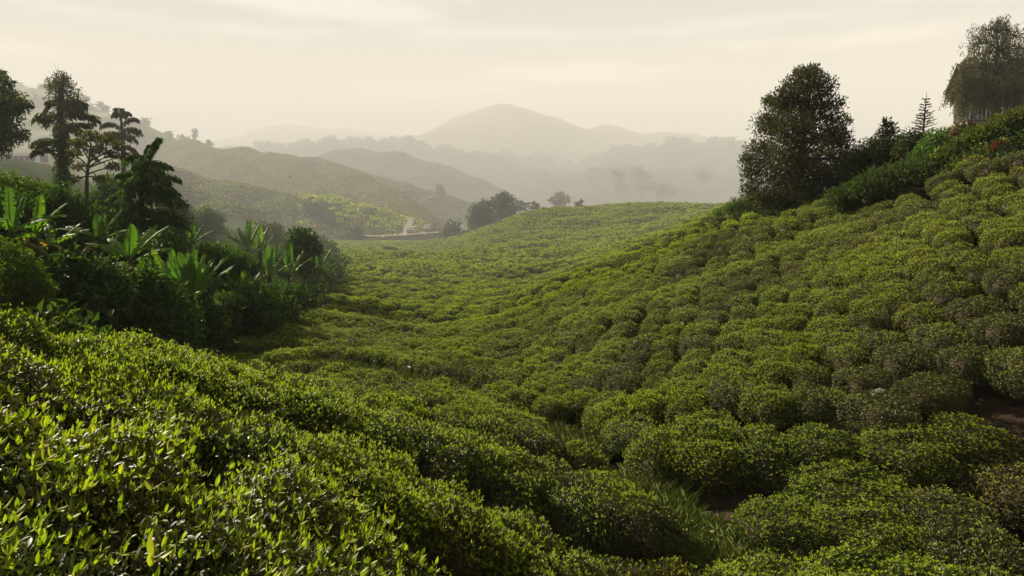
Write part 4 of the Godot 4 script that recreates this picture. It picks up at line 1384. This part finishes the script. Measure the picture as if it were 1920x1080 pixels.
func vine_tree() -> void:
	var d := 43.0
	var foot := at(120, 375, d)
	var o := thing("vine_clad_tree", "tall tree with vine wrapped trunk and drooping tiered branches", "tree", foot)
	var wood := Soup.new()
	var crown := Soup.new()
	var vine := Soup.new()
	var P := func(u: float, v: float, k := 0.0) -> Vector3: return at(u, v, d + k) - foot
	var bark := Color(0.06, 0.05, 0.035)
	var dark := [Color(0.065, 0.075, 0.03), Color(0.085, 0.08, 0.034), Color(0.055, 0.07, 0.028), Color(0.12, 0.085, 0.045)]
	wood.tube([Vector3(0, -0.8, 0), P.call(119, 340), P.call(117, 280), P.call(113, 220), P.call(115, 175), P.call(120, 140)], [0.3, 0.26, 0.23, 0.2, 0.12, 0.03], 9, bark)
	for q in [[68, 220, 0.8], [178, 214, -0.5], [168, 230, 0.9], [64, 266, 0.5], [58, 283, -0.6], [162, 262, 0.4], [160, 192, 0.6], [145, 205, -1.5], [92, 186, -0.6], [128, 236, -1.8]]:
		var to: Vector3 = P.call(q[0], q[1] + 3, q[2] * 1.4)
		var from: Vector3 = P.call(115, minf(q[1] + 6, 300), 0.0)
		spray(wood, crown, from, to, 0.3, dark, 240, rnd(0.08, 0.26), bark, 0.05)
		for e in 3:
			var off := from.lerp(to, rnd(0.35, 0.75))
			spray(wood, crown, off, off + (to - from) * rnd(0.2, 0.45) + Vector3(rnd(-0.3, 0.3), rnd(-0.5, 0.25), rnd(-0.6, 0.6)), 0.24, dark, 70, 0.12, bark, 0.02)
	for q in [[108, 178, 18], [125, 168, 18], [140, 186, 16], [100, 160, 12], [120, 200, 20], [118, 150, 13]]:
		clump_leaves(crown, P.call(q[0], q[1], rnd(-1, 1)), Vector3.ONE * (q[2] * d / F), 420, 0.17, 0.3, dark, Vector3(0, 0.3, 0), 0.8)
	for i in 16:
		var a: Vector3 = P.call(rnd(105, 128), rnd(160, 185), rnd(-0.5, 0.5))
		wood.tube([a, a + Vector3(rnd(-0.6, 0.7), rnd(0.5, 1.4), rnd(-0.5, 0.5))], [0.015, 0.004], 3, bark)
	for i in 46:
		var v := rnd(232, 362)
		var u := 117.0 + rnd(-9, 9) * (1.4 if v > 260 else 1.0)
		clump_leaves(vine, P.call(u, v, rnd(-0.35, 0.35)), Vector3(0.3, 0.36, 0.3), 62, 0.17, 0.55, [Color(0.06, 0.12, 0.02), Color(0.04, 0.08, 0.02), Color(0.09, 0.16, 0.025)], Vector3(0, -0.5, 0), 0.7)
	for q in [[140, 268, 150, 285], [150, 272, 185, 300], [80, 275, 100, 262]]:
		spray(wood, vine, P.call(q[0], q[1]), P.call(q[2], q[3]), 0.2, [Color(0.07, 0.14, 0.02), Color(0.05, 0.1, 0.02)], 150, 0.1, bark, 0.02)
	part("trunk", wood.mesh(), M.bark, o)
	part("crown", crown.mesh(), M.leaf, o)
	part("vine", vine.mesh(), M.leaf, o)

func frond_tree() -> void:
	var d := 52.0
	var foot := at(232, 345, d)
	var o := thing("frond_tree", "slender tree with a few drooping feathery fronds against the sky", "tree", foot)
	var wood := Soup.new()
	var crown := Soup.new()
	var P := func(u: float, v: float, k := 0.0) -> Vector3: return at(u, v, d + k) - foot
	var bark := Color(0.055, 0.05, 0.04)
	wood.tube([Vector3(0, -0.8, 0), P.call(231, 300), P.call(229, 255), P.call(227, 222), P.call(226, 210)], [0.16, 0.14, 0.11, 0.07, 0.02], 7, bark)
	var cols := [Color(0.06, 0.072, 0.034), Color(0.07, 0.075, 0.036)]
	for q in [[226, 216, 214, 214, 0.3], [227, 220, 240, 210, -0.3], [228, 235, 258, 222, 0.4], [228, 240, 190, 234, -0.4], [229, 250, 262, 248, -0.5], [229, 258, 192, 256, 0.5], [230, 262, 250, 262, 1.2], [230, 255, 210, 262, -1.2], [230, 275, 255, 285, 0.6], [226, 216, 222, 206, 0.8]]:
		spray(wood, crown, P.call(q[0], q[1]), P.call(q[2], q[3], q[4] * 1.5), 0.32, cols, 230, 0.22, bark, 0.035)
	part("trunk", wood.mesh(), M.bark, o)
	part("crown", crown.mesh(), M.leaf, o)

func dark_tree() -> void:
	var d := 32.0
	var foot := at(266, 490, d)
	var o := thing("drooping_tree", "conical dark tree with heavy drooping sprays in mid jungle", "tree", foot)
	var wood := Soup.new()
	var crown := Soup.new()
	var P := func(u: float, v: float, k := 0.0) -> Vector3: return at(u, v, d + k) - foot
	var bark := Color(0.05, 0.045, 0.035)
	wood.tube([Vector3(0, -0.8, 0), P.call(266, 440), P.call(265, 380), P.call(268, 320), P.call(275, 285)], [0.16, 0.14, 0.11, 0.08, 0.02], 8, bark)
	var cols := [Color(0.06, 0.11, 0.03), Color(0.075, 0.13, 0.034), Color(0.055, 0.095, 0.03), Color(0.09, 0.13, 0.04)]
	var fresh := [Color(0.06, 0.13, 0.025), Color(0.05, 0.1, 0.025)]
	for q in [[270, 300, 296, 256, 0.0], [272, 298, 284, 268, 0.5]]:
		spray(wood, crown, P.call(q[0], q[1]), P.call(q[2], q[3], q[4]), 0.24, fresh, 260, 0.05, bark, 0.025)
	# drooping boughs, longer towards the foot, with open gaps between them
	for q in [[296, 236, 300], [306, 322, 306], [322, 214, 334], [334, 338, 330], [350, 206, 366], [358, 328, 352], [372, 344, 372], [384, 202, 404], [398, 338, 398], [410, 212, 436], [424, 346, 418], [440, 220, 462], [450, 330, 452]]:
		var vv: float = q[0]
		for e in 3:
			var to: Vector3 = P.call(267.0 + (q[1] - 267.0) * [1.0, 0.72, 0.5][e] + rnd(-5, 5), q[2] + rnd(-8, 12), [0.0, 1.0, -1.0][e] * rnd(0.6, 1.5))
			var from: Vector3 = P.call(267, vv + rnd(-6, 6))
			spray(wood, crown, from, to, 0.26, cols, 150, rnd(0.08, 0.22), bark, 0.025)
			var off := from.lerp(to, rnd(0.45, 0.75))
			spray(wood, crown, off, off + (to - from) * 0.4 + Vector3(rnd(-0.15, 0.15), rnd(-0.45, 0.1), rnd(-0.4, 0.4)), 0.22, cols, 60, 0.1, bark, 0.012)
	for q in [[268, 312, 14], [262, 345, 15], [272, 380, 18], [264, 420, 20]]:
		clump_leaves(crown, P.call(q[0], q[1], rnd(-0.4, 0.4)), Vector3.ONE * (q[2] * d / F), 170, 0.22, 0.3, cols, Vector3(0, -0.6, 0), 0.7)
	part("trunk", wood.mesh(), M.bark, o)
	part("crown", crown.mesh(), M.leaf, o)

func undergrowth() -> void:
	# low leafy growth that hides the soil of the jungle bank and the crest
	var low := Soup.new()
	for i in 5:
		clump_leaves(low, Vector3(rnd(-0.5, 0.5), rnd(0.25, 0.6), rnd(-0.5, 0.5)), Vector3(0.55, 0.4, 0.55), 80, 0.2, 0.45, [Color(0.04, 0.075, 0.018), Color(0.06, 0.1, 0.022), Color(0.035, 0.055, 0.016), Color(0.08, 0.1, 0.03)], Vector3(0, 0.2, 0), 0.8)
	var spots := []
	for i in 60000:
		var d := 14.0 + 118.0 * pow(rng.randf(), 0.8)
		var x := rnd(-0.8, 0.8) * d
		if is_tea(x, d) or x > 0 and d > 48.0 or x > 20.0 and d > 33.0:
			continue
		var k := 0.5 if x > 0.0 else 1.0 if d < 45.0 else (1.5 if d < 80.0 else 2.0)
		if d > 62.0 and x < -0.5 * d:
			k = 0.7
		spots.append([Transform3D(Basis(Vector3.UP, rnd(0, TAU)) * Basis.from_scale(Vector3.ONE * k * rnd(0.7, 1.4)), Vector3(x, soil(x, d) + 0.2, -d)), vary(Color.WHITE, 0.25)])
		if spots.size() > 9000:
			break
	var o := scatter("undergrowth", low.mesh(), M.leaf, spots, self)
	o.set_meta("kind", "stuff")
	o.set_meta("label", "low tangled undergrowth on the jungle bank and crest")

func build_valley_trees() -> void:
	undergrowth()
	var cols := [Color(0.045, 0.06, 0.025), Color(0.06, 0.075, 0.03), Color(0.035, 0.05, 0.022)]
	var g := "hazy trees standing along the valley"
	var look := {"leaf": 0.55, "wide": 0.55, "cols": cols, "way": Vector3(0, 0.05, 0), "depth": 16.0, "full": 1.3, "fork": 0.3, "trunk": 0.02, "most": 900}
	var far := look.duplicate()
	far.leaf = 0.9
	far.most = 400
	far.trunk = 0.012
	for q in [
		["rounded dark valley tree at the left end of the mound", 140.0, [905, 468], [[895, 395, 14], [912, 388, 16], [905, 410, 22], [888, 412, 12], [895, 435, 20], [915, 430, 20], [905, 452, 18]], look],
		["taller dark valley tree beside the mound's left end", 143.0, [940, 455], [[945, 370, 12], [935, 380, 15], [955, 380, 12], [942, 400, 20], [960, 395, 8], [935, 425, 18], [945, 440, 14]], look],
		["pale low tree left of the dark valley pair", 155.0, [850, 470], [[850, 425, 12], [840, 437, 14], [860, 440, 12], [848, 455, 16], [866, 455, 10], [832, 455, 8]], far],
		["rounded lone tree in front of the dirt road", 170.0, [665, 462], [[665, 430, 8], [660, 438, 10], [671, 439, 9], [665, 447, 11]], far],
		["lone tree at the tip of the far ridge", 318.0, [826, 372], [[824, 351, 5], [826, 357, 7], [829, 364, 6]], far],
		["faint spreading tree left of the dirt road", 192.0, [588, 440], [[580, 385, 13], [600, 388, 13], [590, 400, 16], [575, 402, 10], [608, 405, 10]], far],
		["faint second tree beside the spreading roadside tree", 190.0, [612, 440], [[615, 405, 9], [608, 415, 10], [622, 418, 8]], far],
		["tall thin tree on the skyline of the far ridge", 386.0, [365, 268], [[365, 246, 4], [366, 252, 4], [364, 258, 3]], far],
		["small tree on the skyline left of the tall thin one", 388.0, [345, 268], [[340, 258, 5], [350, 261, 5]], far],
		["small tree on the skyline right of the tall thin one", 380.0, [392, 277], [[390, 267, 4], [396, 270, 3]], far],
		["small dark tree peeping over the left of the mound", 165.0, [980, 405], [[976, 384, 6], [984, 387, 6], [970, 390, 5]], far],
		["second small tree peeping over the mound", 168.0, [1003, 402], [[1000, 386, 4], [1006, 388, 4]], far],
		["pale tree rising behind the middle of the mound", 240.0, [1050, 400], [[1050, 369, 8], [1040, 376, 8], [1062, 374, 7], [1050, 382, 10]], far],
		["tiny tree on the mound's skyline", 160.0, [1088, 396], [[1088, 383, 4], [1084, 386, 3]], far],
		["ghostly tall tree in the haze right of the peak", 480.0, [1160, 375], [[1155, 325, 10], [1165, 330, 12], [1158, 345, 14], [1170, 352, 10]], far],
		["ghostly broad tree right of its tall neighbour", 470.0, [1205, 375], [[1195, 325, 12], [1210, 332, 12], [1200, 348, 16], [1222, 350, 10]], far],
		["ghostly low tree nearest the conifer in the haze", 460.0, [1250, 378], [[1245, 352, 10], [1258, 358, 10], [1240, 362, 10]], far],
		["faint tree high on the hazy slope by the conifer", 520.0, [1320, 345], [[1315, 330, 8], [1325, 334, 8]], far],
	]:
		plant("valley_tree", q[0], "tree", g, q[1], q[2], q[3], q[4])
	# a small palm on the lower field
	var d := 118.0
	var foot := at(733, 478, d)
	var o := thing("palm_tree", "small lone palm on the lower field before the road", "palm", foot)
	var wood := Soup.new()
	var crown := Soup.new()
	wood.tube([Vector3(0, -0.6, 0), Vector3(0.02, 0.5, 0), Vector3(0, 0.9, 0)], [0.14, 0.11, 0.08], 6, Color(0.07, 0.06, 0.045))
	for i in 11:
		var a := TAU * i / 11.0
		var up := rnd(0.2, 0.9)
		spray(wood, crown, Vector3(0, 0.9, 0), Vector3(cos(a) * 1.1, 0.7 + up, sin(a) * 1.1), 0.35, [Color(0.05, 0.085, 0.025), Color(0.06, 0.1, 0.03)], 60, 0.12, Color(0.08, 0.09, 0.03), 0.03)
	part("trunk", wood.mesh(), M.bark, o)
	part("crown", crown.mesh(), M.leaf, o)

func build_small_things() -> void:
	grass()
	bus()
	for q in [["small pale car on the dirt road below the side track", 774, 437.0, 181.5, 1.35], ["small pale car farther along the dirt road", 801, 433.0, 183.5, -1.4]]:
		car(q[0], at(q[1], q[2], q[3]), q[4])
	# stone among the bushes
	var s := Soup.new()
	var k := 0
	for j in 7:
		for i in 10:
			var th := PI * j / 6.0
			var ph := TAU * i / 10.0
			var p := Vector3(sin(th) * cos(ph) * 0.2, cos(th) * 0.16, sin(th) * sin(ph) * 0.17)
			s.v.append(p * (1.0 + 0.35 * noise.get_noise_3d(p.x * 600.0, p.y * 600.0, p.z * 600.0)))
			s.c.append(vary(Color(0.13, 0.12, 0.112), 0.12))
	for j in 6:
		for i in 10:
			k = j * 10 + i
			var n := j * 10 + (i + 1) % 10
			s.ix.append_array(PackedInt32Array([k, n, k + 10, n, n + 10, k + 10]))
	var rock := part("rock", s.mesh(), M.bark, self)
	var spot := at(1652, 696, 12.5)
	rock.position = Vector3(spot.x, canopy(spot.x, 12.5) - 0.2, -12.5)
	rock.scale = Vector3(0.75, 0.5, 0.7)
	rock.rotation = Vector3(0.3, 0.6, 0.25)
	rock.set_meta("label", "grey rock lying among tea bushes on the right slope")
	rock.set_meta("category", "rock")
	# roadside pole by the bus
	var foot := at(25, 316, 120.0)
	var o := thing("utility_pole", "thin wooden pole left of the bus", "pole", foot)
	s = Soup.new()
	s.tube([Vector3(0, -1.5, 0), Vector3(0, 4.2, 0)], [0.1, 0.08], 8, Color(0.14, 0.12, 0.1))
	part("post", s.mesh(), M.bark, o)
	s = Soup.new()
	s.box(Vector3(-0.5, 3.9, -0.05), Vector3(0.5, 4.0, 0.05), Color(0.14, 0.12, 0.1))
	part("crossarm", s.mesh(), M.bark, o)

func grass() -> void:
	var tuft := Soup.new()
	for i in 60:
		var g := rnd(0, TAU)
		var p := Vector3(rnd(-0.16, 0.16), 0, rnd(-0.16, 0.16))
		var dir := Vector3(cos(g) * rnd(0.1, 0.6), 1, sin(g) * rnd(0.1, 0.6)).normalized()
		tuft.leaf(p, dir, Vector3(-sin(g), 0.1, cos(g)).cross(dir), rnd(0.15, 0.42), 0.0065, vary([Color(0.2, 0.22, 0.055), Color(0.3, 0.27, 0.09), Color(0.13, 0.18, 0.035)][i % 3], 0.25), 0.1, rnd(0.1, 0.5))
	var spots := []
	for i in 26000:
		var d := rnd(6.5, 25.0)
		var x := rnd(-0.42, 0.62) * d
		var gg := gully_gap(x, d)
		var w := gully_width(gg.y, x, d)
		if w < 0.05 or gg.x > w + 0.35 or not is_tea(x, d) or rng.randf() < smoothstep(w * 0.5, w + 0.35, gg.x):
			continue
		spots.append([Transform3D(Basis(Vector3.UP, rnd(0, TAU)) * Basis.from_scale(Vector3.ONE * rnd(0.7, 1.4)), Vector3(x, soil(x, d) + lerpf(0.0, 0.25, gg.y), -d)), vary(Color.WHITE, 0.25)])
		if spots.size() > 5000:
			break
	var o := scatter("grass", tuft.mesh(), M.dry, spots, self)
	o.set_meta("kind", "stuff")
	o.set_meta("label", "dry yellow green grass along the gully")

func bus() -> void:
	var foot := at(45, 317, 150.0)
	var o := thing("bus", "pale bus with dark windows on the road above the jungle", "bus", foot)
	o.rotation.y = deg_to_rad(-6)
	var white := Color(0.62, 0.58, 0.55)
	var red := Color(0.3, 0.06, 0.05)
	var s := Soup.new()
	s.box(Vector3(-4.6, 0.5, -1.2), Vector3(4.5, 2.85, 1.2), white)
	s.box(Vector3(-4.5, 2.85, -1.1), Vector3(4.35, 3.0, 1.1), white)
	part("body", s.mesh(), plain(Color.WHITE, 0.35, true), o)
	s = Soup.new()
	s.box(Vector3(-4.61, 0.55, -1.22), Vector3(4.51, 1.15, 1.22), red)
	part("stripe", s.mesh(), plain(Color.WHITE, 0.4, true), o)
	var glass := plain(Color(0.12, 0.13, 0.15), 0.08)
	var w := Soup.new()
	w.box(Vector3(-0.52, 1.55, 1.19), Vector3(0.52, 2.55, 1.23), Color.WHITE)
	var wm := w.mesh()
	for i in 7:
		var p := part("window", wm, glass, o)
		p.position.x = -3.9 + i * 1.15
	s = Soup.new()
	s.box(Vector3(4.49, 1.3, -1.05), Vector3(4.54, 2.65, 1.05), Color.WHITE)
	part("windscreen", s.mesh(), glass, o)
	for z in [-1.35, 1.35]:
		s = Soup.new()
		s.tube([Vector3(4.45, 2.8, z * 0.85), Vector3(4.8, 2.75, z), Vector3(4.85, 2.35, z)], [0.04, 0.04, 0.09], 6, Color(0.04, 0.04, 0.04))
		part("mirror", s.mesh(), M.bark, o)
	for q in [[-3.0, 1.1], [-3.0, -1.1], [3.0, 1.1], [3.0, -1.1]]:
		wheel(o, Vector3(q[0], 0.48, q[1]), 0.48, 0.28)

func wheel(o: Node3D, where: Vector3, r: float, w: float) -> void:
	var t := CylinderMesh.new()
	t.top_radius = r
	t.bottom_radius = r
	t.height = w
	t.radial_segments = 20
	var wh := part("wheel", t, plain(Color(0.12, 0.12, 0.12), 0.9), o)
	wh.position = where
	wh.rotation.x = PI / 2
	var rim := CylinderMesh.new()
	rim.top_radius = r * 0.55
	rim.bottom_radius = r * 0.55
	rim.height = w + 0.02
	rim.radial_segments = 16
	part("rim", rim, plain(Color(0.6, 0.6, 0.6), 0.4), wh)

func car(label: String, foot: Vector3, turn: float) -> void:
	foot.y = maxf(foot.y, land(foot.x, -foot.z)) + 0.15
	var o := thing("parked_car", label, "car", foot, "cars on the dirt road")
	o.rotation.y = turn
	var paint := plain(Color(0.62, 0.61, 0.59), 0.4)
	var prof := [Vector2(-2.0, 0.3), Vector2(-2.05, 0.8), Vector2(-1.9, 0.95), Vector2(-1.2, 1.0), Vector2(-0.75, 1.45), Vector2(0.75, 1.5), Vector2(1.35, 1.05), Vector2(1.95, 0.9), Vector2(2.05, 0.6), Vector2(2.0, 0.3)]
	var s := Soup.new()
	for z in [-0.82, 0.82]:
		for p in prof:
			s.v.append(Vector3(p.x, p.y, z * (0.85 if p.y > 1.2 else 1.0)))
			s.c.append(Color.WHITE)
	for i in 10:
		var j := (i + 1) % 10
		s.ix.append_array(PackedInt32Array([i, j, i + 10, j, j + 10, i + 10]))
	for i in range(1, 9):
		s.ix.append_array(PackedInt32Array([0, i + 1, i, 10, 10 + i, 11 + i]))
	part("body", s.mesh(), paint, o)
	for z in [-0.84, 0.84]:
		s = Soup.new()
		s.box(Vector3(-0.85, 1.02, z - 0.02), Vector3(0.95, 1.36, z + 0.02), Color.WHITE)
		part("window", s.mesh(), plain(Color(0.12, 0.13, 0.15), 0.1), o)
	for q in [[-1.25, 0.75], [-1.25, -0.75], [1.25, 0.75], [1.25, -0.75]]:
		wheel(o, Vector3(q[0], 0.3, q[1]), 0.3, 0.2)
